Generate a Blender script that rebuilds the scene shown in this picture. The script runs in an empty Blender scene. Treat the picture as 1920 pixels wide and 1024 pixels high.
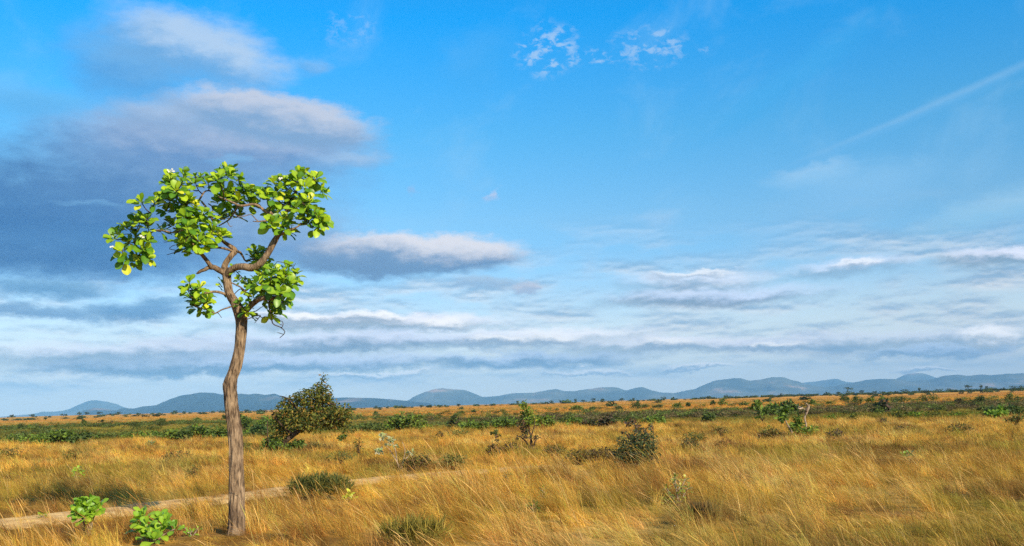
import bpy, math, random
import numpy as np
from mathutils import Vector, Matrix, noise as mnoise

random.seed(7)
RNG = np.random.default_rng(7)
scn = bpy.context.scene
COL = scn.collection
R = math.radians

# ------------------------------------------------------------------ camera
FPX = 1844.0                      # focal length in photo pixels (1920 wide)
EYE = Vector((0, 0, 1.57))
PITCH, ROLL = R(7.51), R(1.61)
F_ = Vector((0, math.cos(PITCH), math.sin(PITCH)))
U0 = Vector((0, -math.sin(PITCH), math.cos(PITCH)))
R0 = Vector((1, 0, 0))
R_ = R0 * math.cos(ROLL) - U0 * math.sin(ROLL)
U_ = U0 * math.cos(ROLL) + R0 * math.sin(ROLL)
cam_d = bpy.data.cameras.new("camera")
cam_d.sensor_width = 36.0
cam_d.lens = 36.0 * FPX / 1920.0
cam_d.clip_start = 0.1
cam_d.clip_end = 90000
cam = bpy.data.objects.new("camera", cam_d)
COL.objects.link(cam)
M3 = Matrix((R_, U_, -F_)).transposed()
cam.matrix_world = Matrix.Translation(EYE) @ M3.to_4x4()
scn.camera = cam


def ray(px, py):
    return F_ + R_ * ((px - 960) / FPX) + U_ * ((512 - py) / FPX)


def at(px, py, Y):
    """point at forward distance Y (metres along +y)"""
    d = ray(px, py)
    return EYE + d * (Y / d.y)


# ------------------------------------------------------------------ noise
def _hash(ix, iy, seed):
    h = (ix.astype(np.int64) * 374761393 + iy.astype(np.int64) * 668265263 + seed * 1442695041) & 0xFFFFFFFF
    h = ((h ^ (h >> 13)) * 1274126177) & 0xFFFFFFFF
    h = h ^ (h >> 16)
    return (h & 0xFFFFFF) / float(0xFFFFFF)


def vnoise(x, y, scale, seed=0, octaves=3):
    x = np.asarray(x, float) / scale
    y = np.asarray(y, float) / scale
    out = np.zeros(np.broadcast(x, y).shape)
    amp, tot = 1.0, 0.0
    for o in range(octaves):
        ix, iy = np.floor(x), np.floor(y)
        fx, fy = x - ix, y - iy
        fx = fx * fx * (3 - 2 * fx)
        fy = fy * fy * (3 - 2 * fy)
        a = _hash(ix, iy, seed + o)
        b = _hash(ix + 1, iy, seed + o)
        c = _hash(ix, iy + 1, seed + o)
        d = _hash(ix + 1, iy + 1, seed + o)
        out += amp * ((a * (1 - fx) + b * fx) * (1 - fy) + (c * (1 - fx) + d * fx) * fy)
        tot += amp
        amp *= 0.5
        x = x * 2.03 + 11.7
        y = y * 2.03 + 5.3
    return out / tot


def sstep(a, b, v):
    t = np.clip((np.asarray(v, float) - a) / (b - a), 0, 1)
    return t * t * (3 - 2 * t)


# ------------------------------------------------------------------ terrain
def height(x, y):
    x = np.asarray(x, float)
    y = np.asarray(y, float)
    r = np.hypot(x, y)
    near = (vnoise(x, y, 9, 3, 2) - 0.5) * 0.22 * sstep(3, 14, r)
    mid = (vnoise(x, y, 90, 21, 2) - 0.5) * 0.7 * sstep(45, 160, r)
    far = (vnoise(x, y, 260, 31, 2) - 0.45) * 2.2 * sstep(150, 600, r)
    fall = -24 * sstep(1100, 4000, r)
    return near + mid + far + fall


def gz(x, y):
    return float(height(x, y))


def on_ground(px, py):
    """where the ground is met through a photo pixel (building-time measuring only)"""
    d = ray(px, py)
    if d.z > -0.0012:
        d.z = -0.0012
    t = -EYE.z / d.z
    for _ in range(12):
        p = EYE + d * t
        t = (gz(p.x, p.y) - EYE.z) / d.z
        t = max(2.0, min(t, 1400))
    p = EYE + d * t
    return Vector((p.x, p.y, gz(p.x, p.y)))


# ------------------------------------------------------------------ materials
def nt(mat):
    mat.use_nodes = True
    n = mat.node_tree
    n.nodes.clear()
    return n, n.nodes, n.links


def leaf_mat(name, transl=0.35, rough=0.45, spec=0.4, instanced=False, boost=(1.2, 1.35, 0.6)):
    m = bpy.data.materials.new(name)
    t, N, L = nt(m)
    out = N.new("ShaderNodeOutputMaterial")
    pr = N.new("ShaderNodeBsdfPrincipled")
    tr = N.new("ShaderNodeBsdfTranslucent")
    mix = N.new("ShaderNodeMixShader")
    at_ = N.new("ShaderNodeAttribute")
    at_.attribute_name = "tint"
    col = at_.outputs["Color"]
    if instanced:
        at_.attribute_type = 'INSTANCER'
        a2 = N.new("ShaderNodeAttribute")
        a2.attribute_name = "shade"
        mu = N.new("ShaderNodeMix")
        mu.data_type = 'RGBA'
        mu.blend_type = 'MULTIPLY'
        mu.inputs[0].default_value = 1
        L.new(col, mu.inputs[6])
        L.new(a2.outputs["Color"], mu.inputs[7])
        col = mu.outputs[2]
    b = N.new("ShaderNodeMix")
    b.data_type = 'RGBA'
    b.blend_type = 'MULTIPLY'
    b.inputs[0].default_value = 1
    L.new(col, b.inputs[6])
    b.inputs[7].default_value = (*boost, 1)
    L.new(col, pr.inputs["Base Color"])
    L.new(b.outputs[2], tr.inputs["Color"])
    pr.inputs["Roughness"].default_value = rough
    pr.inputs["Specular IOR Level"].default_value = spec
    mix.inputs[0].default_value = transl
    L.new(pr.outputs[0], mix.inputs[1])
    L.new(tr.outputs[0], mix.inputs[2])
    L.new(mix.outputs[0], out.inputs[0])
    return m


def bark_mat(name, c1, c2, c3, scale=1.0, bump=0.6):
    m = bpy.data.materials.new(name)
    t, N, L = nt(m)
    out = N.new("ShaderNodeOutputMaterial")
    pr = N.new("ShaderNodeBsdfPrincipled")
    tc = N.new("ShaderNodeTexCoord")
    mp = N.new("ShaderNodeMapping")
    mp.inputs["Scale"].default_value = (38 * scale, 38 * scale, 7 * scale)
    n1 = N.new("ShaderNodeTexNoise")
    n1.inputs["Scale"].default_value = 1.0
    n1.inputs["Detail"].default_value = 7
    n1.inputs["Roughness"].default_value = 0.65
    n1.inputs["Distortion"].default_value = 0.5
    n2 = N.new("ShaderNodeTexNoise")
    n2.inputs["Scale"].default_value = 5 * scale
    n2.inputs["Detail"].default_value = 4
    L.new(tc.outputs["Object"], mp.inputs[0])
    L.new(mp.outputs[0], n1.inputs["Vector"])
    L.new(tc.outputs["Object"], n2.inputs["Vector"])
    r = N.new("ShaderNodeValToRGB")
    r.color_ramp.elements[0].position = 0.36
    r.color_ramp.elements[0].color = (*c1, 1)
    r.color_ramp.elements[1].position = 0.62
    r.color_ramp.elements[1].color = (*c3, 1)
    e = r.color_ramp.elements.new(0.47)
    e.color = (*c2, 1)
    L.new(n1.outputs[0], r.inputs[0])
    mx = N.new("ShaderNodeMix")
    mx.data_type = 'RGBA'
    mx.blend_type = 'MULTIPLY'
    r2 = N.new("ShaderNodeValToRGB")
    r2.color_ramp.elements[0].position = 0.35
    r2.color_ramp.elements[0].color = (0.6, 0.55, 0.52, 1)
    r2.color_ramp.elements[1].position = 0.65
    r2.color_ramp.elements[1].color = (1.15, 1.1, 1.02, 1)
    L.new(n2.outputs[0], r2.inputs[0])
    mx.inputs[0].default_value = 1
    L.new(r.outputs[0], mx.inputs[6])
    L.new(r2.outputs[0], mx.inputs[7])
    L.new(mx.outputs[2], pr.inputs["Base Color"])
    pr.inputs["Roughness"].default_value = 0.9
    pr.inputs["Specular IOR Level"].default_value = 0.15
    bp = N.new("ShaderNodeBump")
    bp.inputs["Strength"].default_value = bump
    bp.inputs["Distance"].default_value = 0.03
    L.new(n1.outputs[0], bp.inputs["Height"])
    L.new(bp.outputs[0], pr.inputs["Normal"])
    L.new(pr.outputs[0], out.inputs[0])
    return m


M_LEAF = leaf_mat("broad_leaf", 0.24, 0.38, 0.35, boost=(1.2, 1.25, 0.4))
M_SMALL = leaf_mat("shrub_leaf", 0.25, 0.6, 0.2)
M_GRASS = leaf_mat("grass_blade", 0.5, 0.8, 0.08, instanced=True, boost=(1.1, 1.0, 0.75))
M_SCRUB = leaf_mat("scrub_leaf", 0.2, 0.8, 0.1, instanced=True)
M_BARK = bark_mat("bark", (0.06, 0.044, 0.033), (0.21, 0.15, 0.10), (0.38, 0.285, 0.195), 1.0, 0.8)
M_DARKBARK = bark_mat("dark_bark", (0.02, 0.014, 0.01), (0.06, 0.04, 0.03), (0.12, 0.085, 0.06), 0.7, 0.4)
M_PALEBARK = bark_mat("pale_bark", (0.12, 0.09, 0.07), (0.30, 0.23, 0.18), (0.5, 0.42, 0.34), 0.7, 0.4)


def flat_mat(name, c, rough=0.7):
    m = bpy.data.materials.new(name)
    t, N, L = nt(m)
    out = N.new("ShaderNodeOutputMaterial")
    pr = N.new("ShaderNodeBsdfPrincipled")
    nz = N.new("ShaderNodeTexNoise")
    nz.inputs["Scale"].default_value = 60
    r = N.new("ShaderNodeValToRGB")
    r.color_ramp.elements[0].color = tuple(x * 0.8 for x in c) + (1,)
    r.color_ramp.elements[1].color = (*c, 1)
    L.new(nz.outputs[0], r.inputs[0])
    L.new(r.outputs[0], pr.inputs["Base Color"])
    pr.inputs["Roughness"].default_value = rough
    L.new(pr.outputs[0], out.inputs[0])
    return m


M_FLOWER = flat_mat("white_petal", (0.8, 0.78, 0.7))


# ------------------------------------------------------------------ mesh helpers
class MB:
    def __init__(s):
        s.v, s.f, s.c = [], [], []
        s.n = 0

    def add(s, verts, faces, tint=(1, 1, 1)):
        verts = np.asarray(verts, float)
        s.v.append(verts)
        s.f.extend([tuple(int(i) + s.n for i in f) for f in faces])
        t = np.asarray(tint, float)
        if t.ndim == 1:
            t = np.tile(t, (len(verts), 1))
        s.c.append(t)
        s.n += len(verts)

    def build(s, name, mat, parent=None, origin=None, smooth=True):
        me = bpy.data.meshes.new(name)
        if s.n == 0:
            s.v, s.c = [np.zeros((0, 3))], [np.zeros((0, 3))]
        v = np.concatenate(s.v)
        if origin is not None:
            v = v - np.array(origin)[None, :]
        me.from_pydata(v.tolist(), [], s.f)
        c = np.concatenate(s.c)
        a = me.color_attributes.new("tint", 'FLOAT_COLOR', 'POINT')
        a.data.foreach_set("color", np.column_stack([c, np.ones(len(c))]).astype(np.float32).ravel())
        if smooth:
            me.polygons.foreach_set("use_smooth", np.ones(len(me.polygons), bool))
        me.materials.append(mat)
        o = bpy.data.objects.new(name, me)
        COL.objects.link(o)
        if parent is not None:
            o.parent = parent
        return o


def tag(o, label=None, cat=None, group=None, kind=None):
    if label:
        o["label"] = label
    if cat:
        o["category"] = cat
    if group:
        o["group"] = group
    if kind:
        o["kind"] = kind
    return o


def empty(name, loc):
    o = bpy.data.objects.new(name, None)
    o.location = loc
    o.empty_display_size = 0.3
    COL.objects.link(o)
    return o


def smooth_path(pts, rad, step):
    """Catmull-Rom through pts, about STEP metres apart"""
    P = [np.array(p, float) for p in pts]
    if len(P) == 2:
        P = [P[0], (P[0] + P[1]) / 2, P[1]]
        rad = [rad[0], (rad[0] + rad[1]) / 2, rad[1]]
    E = [2 * P[0] - P[1]] + P + [2 * P[-1] - P[-2]]
    out, rr = [], []
    for i in range(len(P) - 1):
        p0, p1, p2, p3 = E[i:i + 4]
        n = max(2, int(np.linalg.norm(p2 - p1) / step))
        for k in range(n):
            t = k / n
            out.append(0.5 * (2 * p1 + (p2 - p0) * t + (2 * p0 - 5 * p1 + 4 * p2 - p3) * t * t + (3 * p1 - p0 - 3 * p2 + p3) * t ** 3))
            rr.append(rad[i] * (1 - t) + rad[i + 1] * t)
    out.append(P[-1])
    rr.append(rad[-1])
    return np.array(out), np.array(rr)


def add_tube(mb, pts, rad, sides=8, step=0.05, rough=0.0, seed=0, lump=0.0):
    p, r = smooth_path(pts, rad, step)
    n = len(p)
    T = np.gradient(p, axis=0)
    T /= np.linalg.norm(T, axis=1)[:, None] + 1e-9
    ref = np.array([0.3, 1.0, 0.1])
    ref /= np.linalg.norm(ref)
    verts = []
    a = np.linspace(0, 2 * math.pi, sides, endpoint=False)
    u = ref - T[0] * ref.dot(T[0])
    s_len = 0
    for i in range(n):
        u = u - T[i] * u.dot(T[i])
        u /= np.linalg.norm(u) + 1e-9
        w = np.cross(T[i], u)
        if i:
            s_len += np.linalg.norm(p[i] - p[i - 1])
        for k in range(sides):
            rr = r[i]
            if rough:
                q = Vector((math.cos(a[k]) * 3.4 + seed, math.sin(a[k]) * 3.4, s_len * 2.3))
                q2 = Vector((math.cos(a[k]) * 1.2 + seed, math.sin(a[k]) * 1.2, s_len * 3.1 + 9))
                rg = 1 - abs(mnoise.noise(q)) * 2.6
                rr *= 1 + rough * (rg - 0.5) + lump * mnoise.noise(q2)
            verts.append(p[i] + (u * math.cos(a[k]) + w * math.sin(a[k])) * rr)
    faces = []
    for i in range(n - 1):
        for k in range(sides):
            b, c = i * sides + k, i * sides + (k + 1) % sides
            faces.append((b, c, c + sides, b + sides))
    faces.append(tuple(range(sides))[::-1])
    faces.append(tuple((n - 1) * sides + k for k in range(sides)))
    mb.add(verts, faces)
    return p


def broad_leaf(mb, base, direction, up, L, W, tint, droop=0.25, fold=0.25, wav=0.0):
    """obovate leathery leaf with folded midrib"""
    d = Vector(direction).normalized()
    up = Vector(up)
    s = d.cross(up)
    if s.length < 1e-3:
        s = d.cross(Vector((1, 0, 0)))
    s.normalize()
    nrm = s.cross(d).normalized()
    ts = (0.0, 0.12, 0.3, 0.5, 0.7, 0.87, 1.0)
    ws = (0.03, 0.14, 0.55, 0.86, 1.0, 0.78, 0.22)
    V, F, C = [], [], []
    b = Vector(base)
    ph = random.random() * 6
    for t, w in zip(ts, ws):
        c = b + d * (L * t * (1 - 0.12 * droop * t)) - Vector((0, 0, 1)) * (droop * L * 0.6 * t * t) + nrm * (0.05 * L * math.sin(t * 3))
        hw = W * 0.5 * w
        e = nrm * (hw * fold)
        wv = nrm * (wav * L * 0.05 * math.sin(t * 9 + ph))
        V += [c - s * hw + e + wv, c, c + s * hw + e - wv]
        k = random.uniform(0.92, 1.06)
        C += [[x * k for x in tint], [x * 1.3 + 0.01 for x in tint], [x * k for x in tint]]
    for i in range(len(ts) - 1):
        q = i * 3
        F += [(q, q + 1, q + 4, q + 3), (q + 1, q + 2, q + 5, q + 4)]
    mb.add([tuple(v) for v in V], F, C)


def rosette(mb, c, axis, n, L, pal, spread=(25, 95), wide=0.52):
    axis = Vector(axis).normalized()
    a0 = random.random() * 6.28
    s = axis.orthogonal().normalized()
    t = axis.cross(s)
    for i in range(n):
        f = (i + 0.5) / n
        an = a0 + i * 2.399963
        inc = R(spread[0] + (spread[1] - spread[0]) * f ** 0.8 + random.uniform(-12, 12))
        side = s * math.cos(an) + t * math.sin(an)
        d = axis * math.cos(inc) + side * math.sin(inc)
        ln = L * random.uniform(0.72, 1.08) * (0.72 + 0.3 * f)
        base = Vector(c) - axis * (0.05 * f)
        col = pal()
        broad_leaf(mb, base + d * 0.012, d, axis + Vector((0, 0, 0.25)), ln, ln * wide * random.uniform(0.88, 1.15), col,
                   droop=random.uniform(0.0, 0.35), fold=random.uniform(0.08, 0.35), wav=random.uniform(0, 1))


def mixc(a, b, t):
    return tuple(x * (1 - t) + y * t for x, y in zip(a, b))


def pal_tree():
    r = random.random()
    c = mixc((0.11, 0.24, 0.010), (0.36, 0.48, 0.015), random.random() ** 1.3)
    if r < 0.045:
        c = (0.50, 0.52, 0.03)
    elif r < 0.25:
        c = (0.07, 0.18, 0.012)
    return c


def pal_sap():
    return mixc((0.12, 0.26, 0.02), (0.28, 0.42, 0.025), random.random())


# ------------------------------------------------------------------ the setting: ground
def field_tint(x, y):
    """albedo of the field by place: gold grass, greener and browner patches, the scrub belt"""
    x = np.asarray(x, float)
    y = np.asarray(y, float)
    n = x.size
    gold = np.array([0.84, 0.495, 0.10])
    pale = np.array([0.84, 0.60, 0.24])
    olive = np.array([0.34, 0.29, 0.055])
    brown = np.array([0.26, 0.13, 0.045])
    green = np.array([0.25, 0.215, 0.045])
    side = sstep(-6, 16, x * 22 / np.maximum(y, 5))[:, None]
    c = gold[None, :] * (1 - side * 0.5) + (side * 0.5) * np.array([0.52, 0.405, 0.11])[None, :]
    a = sstep(0.50, 0.75, vnoise(x, y * 0.7, 1.5, 40, 3))[:, None]
    c = c * (1 - 0.55 * a) + pale * 0.55 * a
    a = sstep(0.47, 0.69, vnoise(x, y * 0.7, 3.2, 50, 3))[:, None]
    c = c * (1 - 0.65 * a) + olive * 0.65 * a
    a = sstep(0.54, 0.70, vnoise(x, y * 0.8, 1.3, 60, 3))[:, None]
    c = c * (1 - 0.75 * a) + brown * 0.75 * a
    # the scrub belt: greener, duller grass
    e = (vnoise(x, y, 25, 70, 2) - 0.5) * 14
    near_edge = 54 + 10 * np.exp(-(x / 14) ** 2) + e
    far_edge = 112 + e * 1.4 + 14 * sstep(0, -40, x)
    b = (sstep(-4, 3, y - near_edge) * (1 - sstep(-8, 10, y - far_edge)))[:, None]
    st = vnoise(x, y * 3.5, 30, 80, 3)[:, None]
    belt = green * (1 - sstep(0.45, 0.7, st)) + np.array([0.42, 0.33, 0.06]) * sstep(0.45, 0.7, st)
    purple = (sstep(-25, 5, x) * sstep(72, 84, y))[:, None]
    belt = belt * (1 - purple * 0.8) + np.array([0.18, 0.145, 0.06]) * purple * 0.8
    c = c * (1 - b) + belt * b
    # beyond: orange gold with streaks of olive and russet
    f = sstep(-5, 15, y - far_edge)[:, None]
    s2 = vnoise(x * 0.35, y, 30, 90, 3)
    far = np.array([0.70, 0.36, 0.08])[None, :] * (1 - sstep(0.5, 0.7, s2)[:, None] * 0.6) + np.array([0.38, 0.29, 0.06]) * (sstep(0.5, 0.7, s2)[:, None] * 0.6)
    s3 = sstep(0.55, 0.72, vnoise(x * 0.3, y, 55, 95, 3))[:, None]
    far = far * (1 - 0.5 * s3) + np.array([0.27, 0.12, 0.05]) * 0.5 * s3
    c = c * (1 - f) + far * f
    return c, b[:, 0], f[:, 0]


def build_ground():
    rs = [0.0] + list(np.geomspace(1.5, 60, 130)) + list(np.geomspace(62, 1500, 150)) + list(np.geomspace(1600, 60000, 30))
    na = 340
    fr = np.linspace(-R(48), R(48), na - 40)
    bk = np.linspace(R(48), R(312), 42)[1:-1]
    an = np.concatenate([fr, bk])
    nA = len(an)
    rr = np.array(rs[1:])
    X = np.sin(an)[None, :] * rr[:, None]
    Y = np.cos(an)[None, :] * rr[:, None]
    Z = height(X, Y)
    V = np.concatenate([[[0, 0, float(height(0, 0))]], np.stack([X, Y, Z], -1).reshape(-1, 3)])
    faces = [(0, 1 + (k + 1) % nA, 1 + k) for k in range(nA)]
    for i in range(len(rr) - 1):
        for k in range(nA):
            a, b = 1 + i * nA + k, 1 + i * nA + (k + 1) % nA
            faces.append((a, b, b + nA, a + nA))
    c, b, f = field_tint(V[:, 0], V[:, 1])
    nearmask = (1 - f)[:, None]
    c = c * (1 - 0.3 * nearmask)
    m = bpy.data.materials.new("dry_earth")
    t, N, L = nt(m)
    out = N.new("ShaderNodeOutputMaterial")
    pr = N.new("ShaderNodeBsdfPrincipled")
    at_ = N.new("ShaderNodeAttribute")
    at_.attribute_name = "tint"
    tc = N.new("ShaderNodeTexCoord")
    n1 = N.new("ShaderNodeTexNoise")
    n1.inputs["Scale"].default_value = 2.5
    n1.inputs["Detail"].default_value = 8
    n1.inputs["Roughness"].default_value = 0.7
    L.new(tc.outputs["Object"], n1.inputs["Vector"])
    n2 = N.new("ShaderNodeTexNoise")
    n2.inputs["Scale"].default_value = 0.12
    n2.inputs["Detail"].default_value = 8
    n2.inputs["Roughness"].default_value = 0.7
    L.new(tc.outputs["Object"], n2.inputs["Vector"])
    r = N.new("ShaderNodeValToRGB")
    r.color_ramp.elements[0].position = 0.3
    r.color_ramp.elements[0].color = (0.55, 0.5, 0.42, 1)
    r.color_ramp.elements[1].position = 0.7
    r.color_ramp.elements[1].color = (1.25, 1.2, 1.1, 1)
    ad = N.new("ShaderNodeMath")
    ad.operation = 'ADD'
    mh = N.new("ShaderNodeMath")
    mh.operation = 'MULTIPLY'
    mh.inputs[1].default_value = 0.5
    L.new(n1.outputs[0], ad.inputs[0])
    L.new(n2.outputs[0], ad.inputs[1])
    L.new(ad.outputs[0], mh.inputs[0])
    L.new(mh.outputs[0], r.inputs[0])
    mx = N.new("ShaderNodeMix")
    mx.data_type = 'RGBA'
    mx.blend_type = 'MULTIPLY'
    mx.inputs[0].default_value = 1
    L.new(at_.outputs["Color"], mx.inputs[6])
    L.new(r.outputs[0], mx.inputs[7])
    L.new(mx.outputs[2], pr.inputs["Base Color"])
    pr.inputs["Roughness"].default_value = 0.95
    pr.inputs["Specular IOR Level"].default_value = 0.05
    bp = N.new("ShaderNodeBump")
    bp.inputs["Strength"].default_value = 0.7
    bp.inputs["Distance"].default_value = 0.1
    L.new(n1.outputs[0], bp.inputs["Height"])
    L.new(bp.outputs[0], pr.inputs["Normal"])
    L.new(pr.outputs[0], out.inputs[0])
    mb = MB()
    mb.v, mb.f, mb.c, mb.n = [V], faces, [c], len(V)
    o = mb.build("ground", m)
    tag(o, kind="structure")


build_ground()

# ------------------------------------------------------------------ dirt path
PATH_PX = [(-260, 1010), (-60, 992), (60, 978), (200, 962), (330, 946), (430, 935), (540, 920), (640, 908), (760, 896), (860, 888), (960, 881), (1060, 876)]
PATH = np.array([tuple(on_ground(*p))[:2] for p in PATH_PX])
_pp, _ = smooth_path([(a, b, 0) for a, b in PATH], [1] * len(PATH), 0.25)
PATHS = _pp[:, :2]


def path_dist(x, y):
    x = np.asarray(x)
    y = np.asarray(y)
    d = np.full(x.shape, 1e9)
    for q in PATHS[::2]:
        d = np.minimum(d, (x - q[0]) ** 2 + ((y - q[1])) ** 2)
    return np.sqrt(d)


def build_path():
    T = np.gradient(PATHS, axis=0)
    T /= np.linalg.norm(T, axis=1)[:, None]
    Nn = np.stack([-T[:, 1], T[:, 0]], 1)
    V, F = [], []
    K = 9
    for i in range(len(PATHS)):
        w = 0.4 + 0.6 * float(vnoise(PATHS[i, 0], PATHS[i, 1], 1.5, 5, 2))
        for k in range(K):
            s = (k / (K - 1)) * 2 - 1
            x, y = PATHS[i] + Nn[i] * s * w
            z = gz(x, y) + 0.045 * (1 - abs(s) ** 3) - 0.03 * abs(s) ** 3 + 0.012 * float(vnoise(x, y, 0.3, 9, 2))
            V.append((x, y, z))
    for i in range(len(PATHS) - 1):
        for k in range(K - 1):
            a = i * K + k
            F.append((a, a + 1, a + K + 1, a + K))
    m = bpy.data.materials.new("pale_sand")
    t, N, L = nt(m)
    out = N.new("ShaderNodeOutputMaterial")
    pr = N.new("ShaderNodeBsdfPrincipled")
    tc = N.new("ShaderNodeTexCoord")
    n1 = N.new("ShaderNodeTexNoise")
    n1.inputs["Scale"].default_value = 4
    n1.inputs["Detail"].default_value = 9
    n1.inputs["Roughness"].default_value = 0.75
    L.new(tc.outputs["Object"], n1.inputs["Vector"])
    r = N.new("ShaderNodeValToRGB")
    r.color_ramp.elements[0].position = 0.35
    r.color_ramp.elements[0].color = (0.42, 0.22, 0.07, 1)
    r.color_ramp.elements[1].position = 0.62
    r.color_ramp.elements[1].color = (0.95, 0.62, 0.24, 1)
    L.new(n1.outputs[0], r.inputs[0])
    L.new(r.outputs[0], pr.inputs["Base Color"])
    pr.inputs["Roughness"].default_value = 0.95
    bp = N.new("ShaderNodeBump")
    bp.inputs["Distance"].default_value = 0.03
    L.new(n1.outputs[0], bp.inputs["Height"])
    L.new(bp.outputs[0], pr.inputs["Normal"])
    L.new(pr.outputs[0], out.inputs[0])
    mb = MB()
    mb.add(V, F)
    tag(mb.build("dirt_path", m), kind="structure")


build_path()


# ------------------------------------------------------------------ hills
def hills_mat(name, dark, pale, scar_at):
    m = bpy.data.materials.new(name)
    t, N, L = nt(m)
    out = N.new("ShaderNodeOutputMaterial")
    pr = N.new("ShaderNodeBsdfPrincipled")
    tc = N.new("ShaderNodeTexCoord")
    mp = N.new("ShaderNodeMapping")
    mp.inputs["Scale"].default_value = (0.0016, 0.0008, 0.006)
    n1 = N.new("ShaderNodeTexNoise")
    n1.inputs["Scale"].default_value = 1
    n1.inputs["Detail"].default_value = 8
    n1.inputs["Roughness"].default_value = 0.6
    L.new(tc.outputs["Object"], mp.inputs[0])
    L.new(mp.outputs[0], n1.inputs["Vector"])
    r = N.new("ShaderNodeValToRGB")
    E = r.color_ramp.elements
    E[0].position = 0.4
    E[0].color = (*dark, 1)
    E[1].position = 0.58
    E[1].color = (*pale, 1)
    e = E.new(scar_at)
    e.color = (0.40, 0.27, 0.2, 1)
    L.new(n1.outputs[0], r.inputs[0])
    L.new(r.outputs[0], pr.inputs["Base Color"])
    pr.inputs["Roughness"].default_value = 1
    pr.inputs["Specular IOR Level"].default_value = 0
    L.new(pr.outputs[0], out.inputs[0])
    return m


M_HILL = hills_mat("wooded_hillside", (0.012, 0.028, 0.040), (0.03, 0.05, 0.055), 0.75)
M_HILL_FAR = hills_mat("haze_paled_hillside", (0.06, 0.085, 0.085), (0.14, 0.155, 0.13), 0.66)  # base colour paled to imitate thicker haze than the air volume gives


def build_hills(prof, D, W, seed, name="hills", mat=None):
    prof = sorted(prof)
    xs = np.arange(prof[0][0], prof[-1][0] + 1, 3.0)
    ys = np.interp(xs, [p[0] for p in prof], [p[1] for p in prof])
    k = np.array([1, 2, 1]) / 4
    ys = np.convolve(np.pad(ys, 1, mode='edge'), k, 'valid')
    ys += (vnoise(xs, xs * 0, 34, seed, 5) - 0.5) * 3.6
    base = -26.0
    rows = np.linspace(-1, 1, 41)
    V, F = [], []
    n = len(xs)
    for j in rows:
        for i in range(n):
            top = at(xs[i], ys[i], D)
            yy = D + j * W
            x = top.x * yy / D
            warp = (float(vnoise(x, yy, D * 0.03, seed + 5, 2)) - 0.5)
            jj = min(1, abs(j + 0.25 * warp * (1 - abs(j)) * (abs(j) > 0.01)))
            prof_j = (1 - jj) ** 1.15 if abs(j) > 0.001 else 1.0
            hgt = max(top.z - base, 2) * prof_j
            g = 1 - abs(float(vnoise(x, yy * 0.35, D * 0.018, seed + 9, 3)) - 0.5) * 2
            g2 = abs(float(vnoise(x, yy * 0.4, D * 0.006, seed + 19, 2)) - 0.5) * 2
            hgt *= 1 - (1 - prof_j) * ((1 - g) * 0.7 + g2 * 0.22)
            V.append((x, yy, base + hgt))
    for j in range(len(rows) - 1):
        for i in range(n - 1):
            a = j * n + i
            F.append((a, a + 1, a + n + 1, a + n))
    mb = MB()
    mb.add(V, F)
    tag(mb.build(name, mat or M_HILL), kind="structure")


build_hills([(-60, 790), (20, 779), (59, 776), (80, 772), (98, 773), (104, 773), (128, 768), (148, 759), (166, 753), (181, 751),
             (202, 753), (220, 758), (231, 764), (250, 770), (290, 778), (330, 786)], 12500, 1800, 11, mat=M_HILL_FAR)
build_hills([(120, 790), (142, 777), (157, 770), (178, 765.5), (200, 767), (217, 770), (234, 764.5), (250, 766), (267, 762),
             (294, 759), (321, 747), (341, 740.5), (359, 738.5), (383, 735.5), (401, 736), (415, 739.5), (434, 740),
             (451, 738), (468, 740), (475, 738), (498, 741), (515, 738), (527, 743), (560, 750), (600, 747), (630, 745.5), (680, 745),
             (720, 747), (760, 751), (800, 756), (840, 768), (900, 780)], 8000, 1300, 12)
build_hills([(700, 775), (740, 757), (765, 752), (775, 745), (790, 738.5), (812, 730), (830, 728), (850, 730), (872, 731), (890, 738),
             (905, 744), (938, 741.5), (958, 738), (1001, 737), (1014, 734), (1042, 729), (1057, 732.5), (1078, 733.5),
             (1093, 731), (1108, 729), (1128, 726), (1154, 726), (1174, 732), (1192, 727), (1205, 725), (1220, 731), (1238, 735),
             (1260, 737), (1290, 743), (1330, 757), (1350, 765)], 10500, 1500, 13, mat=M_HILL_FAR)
build_hills([(1220, 760), (1260, 737), (1281, 734), (1304, 730), (1316, 724), (1337, 715), (1357, 711), (1377, 709), (1391, 710),
             (1404, 714), (1427, 712), (1447, 708), (1470, 708), (1485, 713), (1500, 717), (1523, 724), (1541, 726), (1564, 725),
             (1593, 719), (1622, 713), (1646, 711), (1675, 711), (1710, 714), (1745, 712), (1768, 706), (1797, 703), (1815, 706),
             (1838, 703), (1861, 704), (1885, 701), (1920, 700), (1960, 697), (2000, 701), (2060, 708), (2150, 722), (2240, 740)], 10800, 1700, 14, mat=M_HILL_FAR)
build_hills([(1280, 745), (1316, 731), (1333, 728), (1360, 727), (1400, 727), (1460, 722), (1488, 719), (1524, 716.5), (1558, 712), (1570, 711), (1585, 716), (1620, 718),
             (1678, 711), (1695, 704), (1708, 700), (1720, 699.5), (1736, 702), (1753, 708), (1775, 713), (1830, 720), (1900, 735)], 14500, 1600, 15, mat=M_HILL_FAR)

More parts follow.
